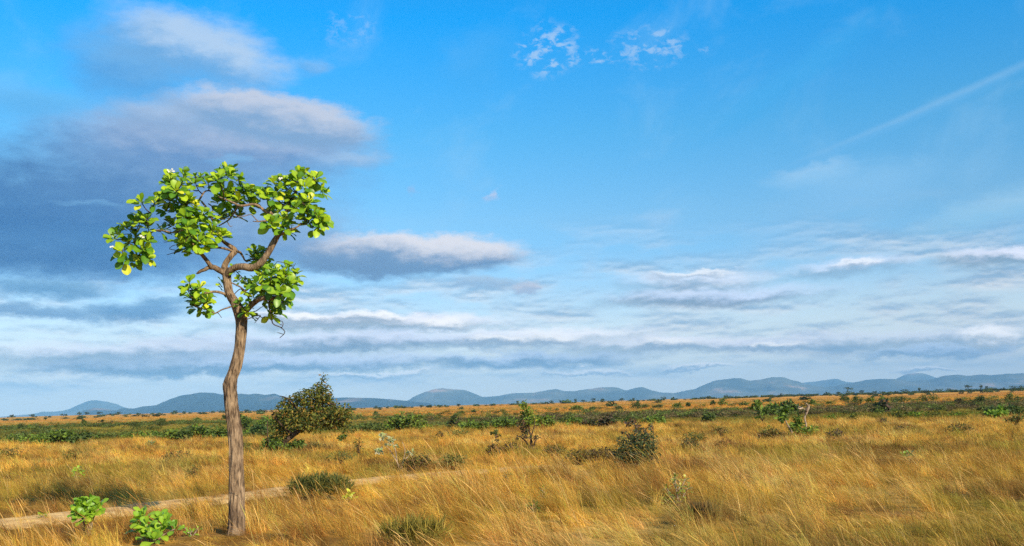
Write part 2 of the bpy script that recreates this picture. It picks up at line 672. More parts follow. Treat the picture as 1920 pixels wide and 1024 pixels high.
# ------------------------------------------------------------------ GN instancer
def instancer(name, templates, pts, rot, scl, tint, mat):
    """one object: template tufts plus placement points in its own mesh, copied by geometry nodes"""
    V, F, S, vid = [], [], [], []
    n0 = 0
    for k, (v, f, s) in enumerate(templates):
        V.append(v)
        F.append(f + n0)
        S.append(s)
        vid.append(np.full(len(v), k))
        n0 += len(v)
    Vt = np.concatenate(V)
    n_t = len(Vt)
    V = np.concatenate([Vt, pts])
    vid = np.concatenate(vid + [np.full(len(pts), -1)])
    me = bpy.data.meshes.new(name)
    F = np.concatenate(F)                      # (m,3) triangles or quads as two triangles
    me.vertices.add(len(V))
    me.vertices.foreach_set("co", V.astype(np.float32).ravel())
    me.loops.add(len(F) * 3)
    me.loops.foreach_set("vertex_index", F.astype(np.int32).ravel())
    me.polygons.add(len(F))
    me.polygons.foreach_set("loop_start", np.arange(0, len(F) * 3, 3, dtype=np.int32))
    me.update()
    me.validate()

    def attr(nm, ty, arr, key):
        a = me.attributes.new(nm, ty, 'POINT')
        a.data.foreach_set(key, arr)
    z = lambda k: np.zeros((n_t, k))
    attr("vid", 'INT', vid.astype(np.int32), "value")
    attr("rot", 'FLOAT_VECTOR', np.concatenate([z(3), rot]).astype(np.float32).ravel(), "vector")
    attr("scl", 'FLOAT_VECTOR', np.concatenate([z(3), scl]).astype(np.float32).ravel(), "vector")
    one = np.ones((len(V), 1))
    attr("tint", 'FLOAT_COLOR', np.hstack([np.concatenate([z(3), tint]), one]).astype(np.float32).ravel(), "color")
    sh = np.concatenate(S + [np.ones((len(pts), 3))])
    attr("shade", 'FLOAT_COLOR', np.hstack([sh, one]).astype(np.float32).ravel(), "color")
    which = np.concatenate([np.zeros(n_t), RNG.integers(0, len(templates), len(pts))])
    attr("which", 'INT', which.astype(np.int32), "value")
    me.materials.append(mat)
    o = bpy.data.objects.new(name, me)
    COL.objects.link(o)
    g = bpy.data.node_groups.new(name + "_scatter", 'GeometryNodeTree')
    g.interface.new_socket("Geometry", in_out='INPUT', socket_type='NodeSocketGeometry')
    g.interface.new_socket("Geometry", in_out='OUTPUT', socket_type='NodeSocketGeometry')
    N, L = g.nodes, g.links
    gi, go = N.new("NodeGroupInput"), N.new("NodeGroupOutput")

    def named(nm, ty):
        a = N.new("GeometryNodeInputNamedAttribute")
        a.data_type = ty
        a.inputs["Name"].default_value = nm
        return a.outputs["Attribute"]
    vidn = named("vid", 'INT')
    join = N.new("GeometryNodeJoinGeometry")

    def sep(k):
        c = N.new("FunctionNodeCompare")
        c.data_type = 'INT'
        c.operation = 'EQUAL'
        L.new(vidn, c.inputs[2])
        c.inputs[3].default_value = k
        s = N.new("GeometryNodeSeparateGeometry")
        s.domain = 'POINT'
        L.new(gi.outputs[0], s.inputs[0])
        L.new(c.outputs[0], s.inputs["Selection"])
        return s.outputs[0]
    for k in range(len(templates)):
        ti = N.new("GeometryNodeGeometryToInstance")
        L.new(sep(k), ti.inputs[0])
        L.new(ti.outputs[0], join.inputs[0])
    iop = N.new("GeometryNodeInstanceOnPoints")
    L.new(sep(-1), iop.inputs["Points"])
    L.new(join.outputs[0], iop.inputs["Instance"])
    iop.inputs["Pick Instance"].default_value = True
    L.new(named("which", 'INT'), iop.inputs["Instance Index"])
    L.new(named("rot", 'FLOAT_VECTOR'), iop.inputs["Rotation"])
    L.new(named("scl", 'FLOAT_VECTOR'), iop.inputs["Scale"])
    L.new(iop.outputs[0], go.inputs[0])
    md = o.modifiers.new("scatter", 'NODES')
    md.node_group = g
    return o


def blades(nb, r0, hmin, hmax, w, wind=0.42, spread=0.35, heads=0.12, curl=1.0):
    """a tuft: curved tapering ribbons leaning down wind (-x)"""
    an = RNG.uniform(0, 2 * np.pi, nb)
    rr = r0 * np.sqrt(RNG.uniform(0, 1, nb))
    root = np.stack([rr * np.cos(an), rr * np.sin(an), np.full(nb, -0.03)], 1)
    H = RNG.uniform(hmin, hmax, nb)
    an2 = RNG.uniform(0, 2 * np.pi, nb)
    lean = np.stack([np.cos(an2) * spread - wind, np.sin(an2) * spread, np.zeros(nb)], 1) * RNG.uniform(0.4, 1.4, nb)[:, None]
    lin = RNG.uniform(0.3, 0.7, nb)[:, None]
    sa = RNG.uniform(0, np.pi, nb)
    side = np.stack([np.cos(sa), np.sin(sa), np.zeros(nb)], 1)
    isH = RNG.uniform(0, 1, nb) < heads
    H = np.where(isH, H * 1.35, H)
    lev = [0, 0.35, 0.7, 0.86, 1.0]
    wd = np.where(isH[:, None], np.array([[0.5, 0.4, 0.4, 1.5, 0.1]]), np.array([[1.0, 0.9, 0.6, 0.4, 0.06]]))
    V = []
    for i, t in enumerate(lev):
        z = H * t * (1 - 0.16 * curl * t * np.linalg.norm(lean, axis=1))
        c = root + np.stack([np.zeros(nb), np.zeros(nb), z], 1) + lean * (H * (lin[:, 0] * t + (1 - lin[:, 0]) * t * t))[:, None]
        off = side * (w * 0.5 * wd[:, i])[:, None]
        V += [c - off, c + off]
    V = np.stack(V, 1)                       # nb,10,3
    tri = []
    for i in range(4):
        a = 2 * i
        tri += [(a, a + 1, a + 3), (a, a + 3, a + 2)]
    tri = np.array(tri)
    F = (np.arange(nb)[:, None, None] * 10 + tri[None]).reshape(-1, 3)
    base = RNG.uniform(0.55, 1.35, nb)[:, None] * np.ones((1, 3))
    kind = RNG.uniform(0, 1, nb)
    base[kind < 0.14] *= np.array([0.55, 0.42, 0.5])
    base[kind > 0.9] *= np.array([1.25, 1.3, 1.6])
    base[(kind > 0.14) & (kind < 0.24)] *= np.array([0.6, 0.95, 0.7])
    S = np.repeat(base[:, None, :], 10, 1)
    S[:, 6:] = np.where(isH[:, None, None], S[:, 6:] * np.array([0.95, 0.85, 0.8]), S[:, 6:])
    return V.reshape(-1, 3), F, S.reshape(-1, 3)


def scatter_pts(y0, y1, dens, margin=3.0):
    hw = 0.56 * y1 + margin
    n = int((y1 - y0) * 2 * hw * dens)
    x = RNG.uniform(-hw, hw, n)
    y = RNG.uniform(y0, y1, n)
    k = np.abs(x) < 0.56 * y + margin
    return x[k], y[k]


LOW = []        # (x, y, radius): places where the grass grows short
CLEAR = []      # (x, y, radius): places where plants stand and the grass is thinner


def build_grass():
    # near field: fine blades
    tm = [blades(85, 0.20, 0.30, 0.62, 0.0055, wind=RNG.uniform(0.25, 0.65), spread=0.38) for _ in range(10)]
    tm += [blades(60, 0.13, 0.35, 0.85, 0.006, wind=RNG.uniform(0.4, 0.75), spread=0.28, heads=0.3) for _ in range(6)]
    xs, ys = [], []
    for a, b, d in ((6, 14, 14), (14, 24, 14)):
        x, y = scatter_pts(a, b, d)
        xs.append(x)
        ys.append(y)
    place(np.concatenate(xs), np.concatenate(ys), tm, "grass", 1.0)
    # sparse long pale flowering straws standing above the rest
    tm = [blades(9, 0.22, 0.62, 1.0, 0.0075, wind=RNG.uniform(0.45, 0.8), spread=0.2, heads=0.5) for _ in range(8)]
    x, y = scatter_pts(6.5, 22, 3.2)
    k = vnoise(x, y, 2.2, 171, 2) > 0.42
    place(x[k], y[k], tm, "grass", 1.15, True)
    tm = [blades(48, 0.24, 0.30, 0.62, 0.013, wind=RNG.uniform(0.25, 0.6), spread=0.36) for _ in range(8)]
    xs, ys = [], []
    for a, b, d in ((24, 38, 11), (38, 64, 8)):
        x, y = scatter_pts(a, b, d)
        xs.append(x)
        ys.append(y)
    place(np.concatenate(xs), np.concatenate(ys), tm, "grass", 1.0)
    tm = [blades(34, 0.55, 0.22, 0.5, 0.035, wind=RNG.uniform(0.2, 0.5), spread=0.4) for _ in range(6)]
    xs, ys = [], []
    for a, b, d in ((62, 110, 2.2), (110, 200, 1.0), (200, 420, 0.22)):
        x, y = scatter_pts(a, b, d, 8)
        xs.append(x)
        ys.append(y)
    place(np.concatenate(xs), np.concatenate(ys), tm, "grass", 1.0)


def place(x, y, tm, name, s0, straw=False):
    r = RNG.uniform(0, 1, len(x))
    pd = path_dist(x, y)
    keep = ~((pd < 0.85 * (0.25 + 1.3 * vnoise(x, y, 1.1, 77, 3))) & (r > 0.55))
    x, y, pd = x[keep], y[keep], pd[keep]
    for (cx, cy, cr) in CLEAR:
        k = (x - cx) ** 2 + (y - cy) ** 2 > cr * cr
        x, y, pd = x[k], y[k], pd[k]
    n = len(x)
    z = height(x, y)
    c, belt, far = field_tint(x, y)
    c = c * (RNG.uniform(0.6, 1.5, n) * np.where(RNG.uniform(0, 1, n) < 0.12, 0.55, 1.0))[:, None] * (1 + RNG.normal(0, 0.05, (n, 3)))
    if straw:
        c = np.array([0.85, 0.58, 0.20])[None, :] * RNG.uniform(0.7, 1.15, n)[:, None]
    hn = 0.12 + 0.36 * vnoise(x, y, 2.4, 120, 3) + 0.30 * sstep(.45, .75, vnoise(x, y, 0.8, 121, 2))
    hn *= 1 - 0.35 * belt
    for (cx, cy, cr) in LOW:
        hn = hn * (1 - 0.5 * (1 - sstep(cr * 0.6, cr, np.hypot(x - cx, y - cy))))
    s = s0 * hn * RNG.uniform(0.75, 1.25, n) * np.where(pd < 0.9, 0.48, np.where(pd < 2.0, 0.66, 1.0))
    w_ = np.maximum(s, 0.55)
    scl = np.stack([w_ * RNG.uniform(0.9, 1.2, n), w_ * RNG.uniform(0.9, 1.2, n), s], 1)
    wv = (vnoise(x, y, 5, 130, 2) - 0.5) * 0.6
    rot = np.stack([RNG.normal(0, 0.12, n), -0.05 + wv * 0.5 + RNG.normal(0, 0.12, n), RNG.normal(0, 0.55, n)], 1)
    o = instancer(name, tm, np.stack([x, y, z], 1), rot, scl, np.clip(c, 0.01, 0.95), M_GRASS)
    tag(o, kind="stuff")


# ------------------------------------------------------------------ shrub tools
def leaf_cards(mb, P, size, pal, up=0.4, aspect=0.5, droop=0.0, rise=0.0):
    """many small folded rhombic leaves at the points P"""
    n = len(P)
    d = RNG.normal(0, 1, (n, 3))
    d[:, 2] = d[:, 2] * 0.6 - droop + rise
    d /= np.linalg.norm(d, axis=1)[:, None]
    nn = RNG.normal(0, 1, (n, 3))
    nn[:, 2] += up * 2
    s = np.cross(d, nn)
    s /= np.linalg.norm(s, axis=1)[:, None] + 1e-9
    m = np.cross(s, d)
    L = size * RNG.uniform(0.6, 1.25, n)[:, None]
    W = L * aspect * 0.5
    V = np.stack([P, P + d * L * 0.55 - s * W + m * W * 0.35, P + d * L, P + d * L * 0.55 + s * W + m * W * 0.35], 1).reshape(-1, 3)
    k = np.arange(n) * 4
    F = np.concatenate([np.stack([k, k + 1, k + 2], 1), np.stack([k, k + 2, k + 3], 1)])
    C = np.array([pal() for _ in range(n)])
    mb.add(V, F, np.repeat(C, 4, 0))


def palette(*cols, w=None, jit=0.25):
    cols = [tuple(c) for c in cols]
    w = w or [1] * len(cols)

    def f():
        a, b = random.choices(cols, w, k=2)
        c = mixc(a, b, random.random() * 0.5)
        k = random.uniform(1 - jit, 1 + jit)
        return tuple(x * k for x in c)
    return f


BRIGHT, GREEN, DARK = (0.18, 0.27, 0.035), (0.105, 0.155, 0.035), (0.06, 0.09, 0.03)
OLIVE, BROWN, RUST, PURP = (0.14, 0.15, 0.035), (0.15, 0.085, 0.04), (0.26, 0.12, 0.03), (0.12, 0.075, 0.06)
YEL, PALE = (0.42, 0.36, 0.05), (0.34, 0.36, 0.20)


def blob_points(blobs, n, shell=0.5):
    """points in ellipsoids (x, y, z, rx, ry, rz), denser towards the shell and in small clusters"""
    vol = np.array([b[3] * b[4] * b[5] for b in blobs]) ** 0.8
    vol /= vol.sum()
    idx = RNG.choice(len(blobs), n, p=vol)
    B = np.array(blobs)[idx]
    d = RNG.normal(0, 1, (n, 3))
    d /= np.linalg.norm(d, axis=1)[:, None]
    r = RNG.uniform(0, 1, n) ** (0.5 * (1 - shell) + 0.12)
    r *= RNG.uniform(0.9, 1.15, n)
    return B[:, :3] + d * r[:, None] * B[:, 3:]


def shrub(name, label, cat, px, py, w, h, pal, n=500, leaf=0.09, group=None, blobs=None, stem_mat=None, stems=5, up=0.4, aspect=0.5, ymul=0.9, low=0.0, stem_r=0.012, lift=0.0, clear=False, rise=0.0):
    """px, py: foot in the photo; w, h: size in photo pixels there"""
    g = on_ground(px, py)
    mpp = g.y / FPX
    W, H = w * mpp, h * mpp
    root = empty(name, g)
    tag(root, label, cat, group)
    if blobs is None:
        k = max(4, min(11, int(w / max(h, 1) * 5)))
        blobs = []
        for i in range(k):
            t = (i + 0.5) / k * 2 - 1 + random.uniform(-0.15, 0.15)
            top = (1 - abs(t) ** 2.2 * 0.6) * random.uniform(0.6, 1.0)
            rz = random.uniform(0.16, 0.30)
            blobs.append((t * 0.38, random.uniform(-0.3, 0.3), max(rz, (top - rz) * random.uniform(0.6, 1.0)), random.uniform(0.13, 0.24), random.uniform(0.13, 0.24), rz))
            if random.random() < 0.6:
                blobs.append((t * 0.35, random.uniform(-0.25, 0.25), rz, 0.17, 0.17, rz))
    B = [(b[0] * W, b[1] * W * ymul, (b[2] * (1 - low) + low) * H, b[3] * W, b[4] * W, b[5] * H) for b in blobs]
    B = [(b[0], b[1], b[2] + lift, b[3], b[4], b[5] + lift * 0.5) for b in B]
    if clear:
        CLEAR.append((g.x, g.y - W * 0.15, W * 0.36))
        LOW.append((g.x * 0.97, g.y * 0.97 - W * 0.3, W * 0.6))
    P = blob_points(B, n)
    P[:, 2] = np.maximum(P[:, 2], 0.02)
    mb = MB()
    leaf_cards(mb, P, leaf, pal, up, aspect, rise=rise)
    mb.build("foliage", M_SMALL, root, smooth=False)
    sm = MB()
    ids = list(range(len(B)))
    random.shuffle(ids)
    for i in ids[:stems]:
        b = B[i]
        tip = (b[0], b[1], b[2] + b[5] * 0.5)
        mid = (b[0] * 0.45 + random.uniform(-.04, .04) * W, b[1] * 0.45, tip[2] * 0.5)
        add_tube(sm, [(random.uniform(-.02, .02) * W, 0, -0.05), mid, tip], [stem_r * 1.6, stem_r, stem_r * 0.4], 5, 0.3)
    sm.build("stem", stem_mat or M_DARKBARK, root)
    return root, g, mpp

# ------------------------------------------------------------------ the lone tree
TD = 12.3
TREE_O = at(442.6, 1004, TD)
TREE_O.z = gz(TREE_O.x, TREE_O.y)


def tp(px, py, dy=0.0):
    """tree point: traced outline position, DY metres nearer (-) or farther (+) than the trunk"""
    p = at(px, py, TD)
    return np.array([p.x, TD + dy, p.z])


def build_tree():
    root = empty("broadleaf_tree", TREE_O)
    tag(root, "tall lone tree with a bare twisting trunk and big bright green leaves", "tree")
    pr = TD / FPX
    nodes = []                              # skeleton points for the twigs to grow from

    def limb(name, pts, sides=8, rough=0.0, lump=0.0, parent=root, end=False, mat=M_BARK, step=0.03, label=None, keep=True):
        mb = MB()
        P = [tp(a, b, d) for a, b, w, d in pts]
        p = add_tube(mb, P, [w * pr / 2 for a, b, w, d in pts], sides, step, rough, len(nodes) * 0.37, lump)
        if keep:
            nodes.extend([tuple(q) for q in p[::3]])
        o = mb.build(name, mat, parent, TREE_O)
        if label:
            o["label"] = label
        return o

    limb("trunk", [(443, 1030, 40, 0), (442.6, 1006, 34, 0), (444, 985, 29, 0), (443.6, 936, 28, 0), (443, 900, 26, 0), (443, 857, 26.5, 0), (441.5, 825, 26, 0),
                   (438.5, 798, 26, 0), (434.5, 765, 24, 0), (432.5, 742, 23, 0), (431, 724, 25, 0), (436, 705, 21, 0), (442.5, 685, 20.5, 0),
                   (448, 659, 20, 0), (451.5, 635, 19.5, 0), (453, 605, 20.5, 0), (449.5, 587, 21, 0), (441.5, 570, 17, 0), (433, 557, 16, .02),
                   (427.5, 547, 15.5, .04), (423.8, 528, 14.5, .06), (421, 511, 15.5, .08), (418, 500, 10, .1)], 48, 0.17, 0.12, step=0.012)
    mbk = MB()
    for (a, b, w, d) in ((422, 722, 15, -0.02),):
        P = [tp(430, 727, d), tp(425, 722, d), tp(420.5, 719, d - 0.02)]
        add_tube(mbk, P, [0.045, 0.042, 0.018], 14, 0.01, 0.2, 3, 0.3)
    mbk.build("bark_knob", M_BARK, root, TREE_O)
    # limbs
    limb("branch", [(452, 600, 15, 0), (458, 591, 12, -.03), (467.5, 581, 11, -.08), (476, 574, 10.5, -.12), (484.7, 568, 10, -.15), (494, 563.5, 10, -.2), (502, 562.5, 9.5, -.22), (513, 564, 8, -.25), (523.4, 563, 7, -.28), (534, 560, 5, -.3), (545, 550, 3, -.3)], 16, 0.1, 0.08)
    limb("branch", [(473, 575, 4, -.1), (470, 565, 3.8, -.05), (463, 551, 3.6, 0), (456, 543, 3.2, .02), (449, 537.5, 3, .04), (440, 533, 2.8, .05), (431, 529, 2.5, .05)], 7)
    limb("branch", [(453, 544, 2, .03), (448, 541, 2, .05), (436, 549, 1.8, .1), (430, 554, 1.2, .15)], 5)
    limb("branch", [(421, 514, 12, .08), (415, 509, 11, .05), (409.5, 506, 11, .03), (403, 502, 10.5, 0), (398.8, 501, 10, -.02), (395, 497, 8.5, -.04), (391.5, 491, 8, -.06), (386, 483, 7.5, -.1), (379, 474, 6.5, -.12), (371, 462, 6, -.15), (362, 449, 5, -.15), (357, 430, 5, -.1), (358, 408, 4.5, -.05), (366, 388, 4, 0), (376, 368, 3.5, 0.03), (384, 357, 2.6, .04), (401, 357, 2, .04)], 14, 0.08, 0.1)
    limb("branch", [(398, 503, 8, 0), (392, 502, 7.5, -.02), (387, 506, 7, -.04), (381, 509, 6, -.07), (377, 513, 5, -.1), (374.5, 515.5, 3, -.12)], 10, 0.12, 0.15, label="broken dead stub of a branch")
    limb("branch", [(416, 506, 11, .1), (415.5, 499, 12, .12), (417.5, 490, 11.5, .14), (422, 481, 11.5, .17), (428, 471, 12, .2), (432, 466, 12, .22), (428, 460, 9, .2), (419.5, 454.5, 7.5, .15), (411, 447, 6, .1), (405, 435, 5.5, .08), (400, 418, 5, .05), (393, 402, 4.5, 0), (386, 388, 4, 0), (378, 378, 3.5, 0)], 14, 0.08, 0.1)
    limb("branch", [(431, 468, 5, .2), (422, 465, 5, .12), (410, 464, 4.2, .02), (398, 468, 3, -.1), (385, 470, 2, -.15)], 7)
    limb("branch", [(434, 466, 6, .22), (440, 468, 5, .26), (444, 476, 3.6, .3), (448, 483, 3, .32), (460, 478, 2.5, .35), (470, 472, 2, .36)], 7)
    limb("branch", [(420, 518, 13, .08), (427, 511, 13, .04), (433, 506.5, 13, 0), (441.8, 502.5, 12.5, -.03), (452, 501.5, 13, -.06), (463, 502.5, 13.5, -.1), (472, 505, 13.5, -.12), (480.4, 505, 13.5, -.14), (488, 502.5, 13.5, -.16), (494.5, 498, 13, -.18), (501, 491, 12.5, -.19), (507.5, 483, 12, -.2), (513, 474, 11.5, -.2), (518, 463, 11.5, -.19), (522, 455, 11, -.18), (526, 447, 9.5, -.16), (530, 438, 8, -.12), (533, 427, 7, -.08), (534, 412, 6.5, -.03), (538, 396, 6, 0), (543, 378, 5, .03), (552, 360, 4, .05), (562, 347, 3, .05)], 18, 0.09, 0.09)
    limb("branch", [(525, 449, 7, -.16), (531, 446, 6, -.2), (540, 443.5, 5, -.24), (548, 441, 4, -.28), (560, 437, 3.4, -.3), (572, 430, 2.6, -.3), (584, 420, 2, -.3)], 8)
    limb("branch", [(546, 441, 2.4, -.28), (553, 441, 2, -.3), (557.5, 436, 1.5, -.32), (561, 438, 1, -.33)], 5)
    limb("branch", [(535, 412, 6, -.03), (524, 416, 5.5, -.1), (514, 417, 5, -.15), (503, 420, 3.5, -.2), (493, 422, 2.5, -.24), (484, 422, 1.5, -.26)], 8)
    limb("branch", [(494, 422, 2, -.24), (488, 417, 2, -.25), (481, 409.5, 1.8, -.26), (470, 413, 1.6, -.28), (459, 414, 1.4, -.3), (453, 410, 1, -.3)], 5)
    limb("branch", [(534, 414, 6.5, -.05), (522, 408, 7.5, -.08), (511, 402, 7, -.1), (503, 400, 6.5, -.12), (495, 394, 5, -.15), (489, 390, 4.6, -.18), (481, 389, 5, -.2), (470, 391.5, 5, -.22), (459.5, 393, 4.6, -.24), (449, 388, 4.2, -.22), (436, 381.5, 3.8, -.18), (422, 376, 3.4, -.14), (411, 370, 2.8, -.1)], 10, 0.06, 0.1)
    limb("branch", [(455, 393, 3.6, -.22), (447, 400, 3.6, -.15), (438.4, 407, 3.2, -.08), (431, 412, 3, -.02), (424, 414, 2.8, .03), (415, 417, 2.6, .08), (406, 421, 2.2, .1)], 7)
    limb("branch", [(424, 414, 2, .03), (428, 419, 1.8, 0), (432, 425, 1.6, -.02), (437, 424, 1, -.02)], 5)
    limb("branch", [(424, 413, 2, .03), (430, 406, 1.8, .06), (433, 398, 1.4, .1)], 5)
    limb("branch", [(357, 430, 4, -.1), (345, 437, 3.4, -.15), (334, 441, 3, -.18), (318, 438, 3, -.2), (300, 436, 2.8, -.15), (284, 442, 2.6, -.1), (268, 447, 2.4, -.05), (252, 455, 2, 0)], 8)
    limb("branch", [(372, 374, 3, .02), (352, 378, 3, .1), (335, 372, 2.6, .15), (325, 355, 2, .2), (321, 342, 1.4, .2)], 6)
    limb("branch", [(538, 396, 4, 0), (524, 380, 3.5, .1), (512, 366, 3, .15), (500, 360, 2, .2)], 6)
    limb("branch", [(545, 372, 3.5, .03), (562, 378, 3, -.05), (580, 392, 3, -.15), (592, 408, 2.6, -.2), (602, 420, 1.6, -.2)], 6)
    limb("branch", [(423, 552, 6, .04), (415, 549, 5.5, -.02), (408, 548, 5, -.06), (401, 549, 4.6, -.1), (394, 551, 4, -.13), (386, 556, 2.5, -.16)], 8)
    limb("branch", [(436, 574, 3, 0), (430, 578.5, 3, -.08), (420, 583, 2.8, -.12), (409.5, 590, 2.8, -.15), (403, 585, 2.4, -.17), (392, 582, 2.2, -.2), (380, 579, 2.2, -.22), (374, 570, 2, -.24), (370, 560, 1.6, -.25)], 6)
    # bare twigs
    for pts in ([(352, 458, 2, -.15), (342, 455.2, 1.8, -.15), (327, 455, 1.6, -.1), (312, 456.6, 1, -.1)],
                [(368, 466, 2.5, -.15), (352, 473, 2.2, -.2), (345, 477, 2, -.2), (336, 478.5, 1.6, -.2), (323, 482.6, 1.1, -.2)],
                [(346, 477, 1.6, -.2), (337, 473.5, 1.5, -.2), (328, 471.5, 1.2, -.2), (333, 466, 1.2, -.2), (343, 463, 1, -.2)],
                [(512, 567, 2.6, -.2), (512.5, 578, 2.4, -.22), (517, 592, 2.2, -.25), (520, 609, 2.2, -.25), (528, 614, 2, -.25), (535, 617, 1.8, -.22), (541, 624, 1.7, -.2), (538, 630, 1.5, -.2), (531.5, 635.5, 1.1, -.2)],
                [(536, 617, 1.5, -.22), (538.5, 611, 1.4, -.22), (537, 606, 1.3, -.22), (530, 602.5, 1, -.22)],
                [(536, 612, 1.2, -.22), (531, 610, 1, -.2)], [(538, 629, 1.2, -.2), (527, 625.5, 1, -.18)],
                [(474, 594, 2, -.05), (482, 594, 1.9, -.1), (490, 593, 1.8, -.12), (497, 598, 1.7, -.15), (503, 595, 1.2, -.15)],
                [(493, 593, 1.7, -.12), (487, 600, 1.4, -.1), (480.5, 607, 1, -.08)],
                [(478, 586, 2, -.1), (486, 585, 1.8, -.14), (495, 580, 1.4, -.18), (504, 576, 1, -.2)],
                [(560, 510, 1.6, -.2), (553.5, 503.5, 1.6, -.2), (545, 499, 1.5, -.2), (536, 496, 1.4, -.2), (525.6, 494.8, 1, -.2)],
                [(556, 506, 1.2, -.2), (561, 498, 1, -.2)],
                [(414, 588, 1.5, -.15), (418, 592, 1.3, -.15), (422, 598, 1, -.15)],
                [(390, 382, 2.4, 0), (396, 386, 2.2, .02), (398, 396, 2, .02), (392, 399, 1.4, .02)]):
        limb("twig", pts, 5, mat=M_DARKBARK, step=0.04, keep=False)

    # leaf clusters: rosettes traced in the photo
    def c1(*l):
        return [(190 + a / 4.267, 290 + b / 4.267) for a, b in l]

    def c2(*l):
        return [(330 + a / 4.653, 420 + b / 4.653) for a, b in l]
    groups = [
        ("lowest leaf cluster hanging at the far left tip", -.05, c1((150, 640), (200, 580), (190, 780), (240, 700), (330, 710), (300, 800), (390, 780), (215, 850), (350, 830), (270, 640), (155, 690), (400, 710))),
        ("leaf cluster reaching towards the left tip", -.15, c1((370, 530), (430, 550), (330, 560), (410, 600), (490, 600), (300, 520))),
        ("shaded leaf cluster low in the middle of the left crown", 0.1, c1((520, 450), (500, 520), (600, 600), (620, 500), (560, 550), (660, 590), (540, 420), (640, 440), (700, 540))),
        ("upright leaf cluster topped by a white blossom at the upper left", 0.1, c1((560, 190), (610, 170), (530, 230), (560, 260), (540, 190))),
        ("bright leaf cluster along the upper left edge", -.1, c1((620, 270), (680, 250), (740, 215), (600, 330), (520, 350), (680, 330), (560, 370), (420, 380), (430, 440), (480, 410), (640, 390), (770, 240), (460, 360))),
        ("small leaf tuft between the two upper crests", 0, c1((790, 175), (750, 175), (810, 165))),
        ("leaf cluster in the heart of the left crown", -.25, c1((700, 420), (720, 500), (790, 450), (700, 350), (740, 540), (780, 520), (830, 560), (870, 500), (760, 400), (890, 560), (740, 380), (850, 610))),
        ("leaf cluster hanging low above the left fork", -.3, c1((800, 640), (870, 660), (940, 620), (750, 680), (740, 740), (770, 790), (850, 730), (900, 720), (700, 750), (900, 760), (970, 650), (680, 700))),
        ("leaf cluster on the highest crest of the crown", -.05, c1((920, 190), (1010, 140), (1000, 240), (860, 230), (940, 290), (1060, 190), (1020, 120), (960, 160), (870, 180), (1000, 290), (1080, 210))),
        ("leaf cluster right of the highest crest", 0, c1((1130, 280), (1180, 270), (1100, 300), (1210, 300), (1160, 320), (1180, 370), (1110, 370), (1200, 400))),
        ("leaf cluster drooping under the crest", 0.1, c1((980, 350), (910, 360), (1030, 370), (970, 450), (1060, 460), (1020, 430), (940, 470))),
        ("leaf cluster at the left end of the right crown", 0, c1((1310, 290), (1290, 350), (1350, 270), (1400, 240), (1430, 290), (1340, 340), (1400, 370), (1470, 230), (1450, 350), (1410, 210))),
        ("leaf cluster at the top of the right crown", 0, c1((1560, 170), (1620, 150), (1600, 230), (1640, 180), (1540, 220), (1710, 190), (1740, 260), (1700, 310), (1680, 230), (1740, 210), (1660, 290), (1590, 160))),
        ("dark shaded leaf cluster inside the right crown", 0.15, c1((1540, 300), (1560, 380), (1500, 340), (1620, 330), (1360, 450), (1340, 480), (1300, 520), (1480, 430), (1560, 430), (1420, 450), (1530, 400), (1480, 380), (1600, 400))),
        ("leaf cluster hanging over the fork of the right branch", -.25, c1((1440, 510), (1430, 590), (1520, 570), (1510, 620), (1480, 520), (1400, 590))),
        ("yellow green leaf cluster at the far right tip", -.2, c1((1660, 420), (1700, 460), (1760, 480), (1640, 530), (1740, 610), (1800, 560), (1690, 520), (1780, 530), (1620, 480), (1720, 420), (1790, 590), (1690, 570))),
        ("dark round leaf cluster behind the middle fork", 0.45, c1((1170, 730), (1130, 720), (1150, 800), (1210, 810), (1240, 780), (1190, 770), (1120, 760), (1220, 740), (1150, 830), (1230, 830))),
        ("leaf cluster on the lower right branch", -.3, c2((780, 430), (840, 500), (820, 570), (900, 430), (990, 400), (960, 490), (1050, 450), (1040, 530), (940, 580), (1000, 640), (1050, 560), (880, 560), (900, 500), (1000, 560), (950, 440), (1010, 480), (970, 690), (920, 700))),
        ("shaded leaf cluster on the inner side of the lower right branch", 0.15, c2((640, 460), (640, 530), (700, 500), (720, 570), (690, 600), (750, 640), (700, 640), (800, 740), (840, 690), (780, 600), (820, 780), (850, 740), (760, 520), (880, 650), (690, 450))),
        ("small leaf tufts beside the upper trunk", 0.22, c2((540, 460), (500, 470), (570, 500), (470, 385), (500, 380))),
        ("small leaf tufts in the lower fork", -.05, c2((610, 705), (630, 700), (660, 800), (640, 770))),
        ("lone leaf tuft left of the upper trunk", 0.1, c2((370, 520), (385, 490), (375, 550))),
        ("shaded leaf cluster low on the left of the trunk", -.1, c2((225, 545), (170, 600), (155, 680), (210, 680), (250, 640), (290, 710), (335, 690), (245, 755), (290, 640), (175, 725), (155, 640), (285, 580), (210, 600))),
    ]
    sun_side = Vector((0.35, -0.62, 0.42))
    for lab, dep, pts in groups:
        mb, tw = MB(), MB()
        small = 0.6 if ('small' in lab or 'lone' in lab) else (0.85 if 'shaded' in lab or 'dark' in lab else 1.0)
        cx = sum(p[0] for p in pts) / len(pts)
        cy = sum(p[1] for p in pts) / len(pts)
        todo = []
        for (a, b) in pts:
            q = tp(a, b, dep + random.gauss(0, 0.13))
            todo.append(q)
            if small > 0.7 and random.random() < 0.08:
                todo.append(tp(a + random.uniform(-7, 7), b + random.uniform(-5, 6), dep + random.uniform(0.08, 0.32)))
        nd = np.array(nodes)
        todo.sort(key=lambda q: float(np.min(np.linalg.norm(nd - q, axis=1))))
        cen = tp(cx, cy + 6, dep)
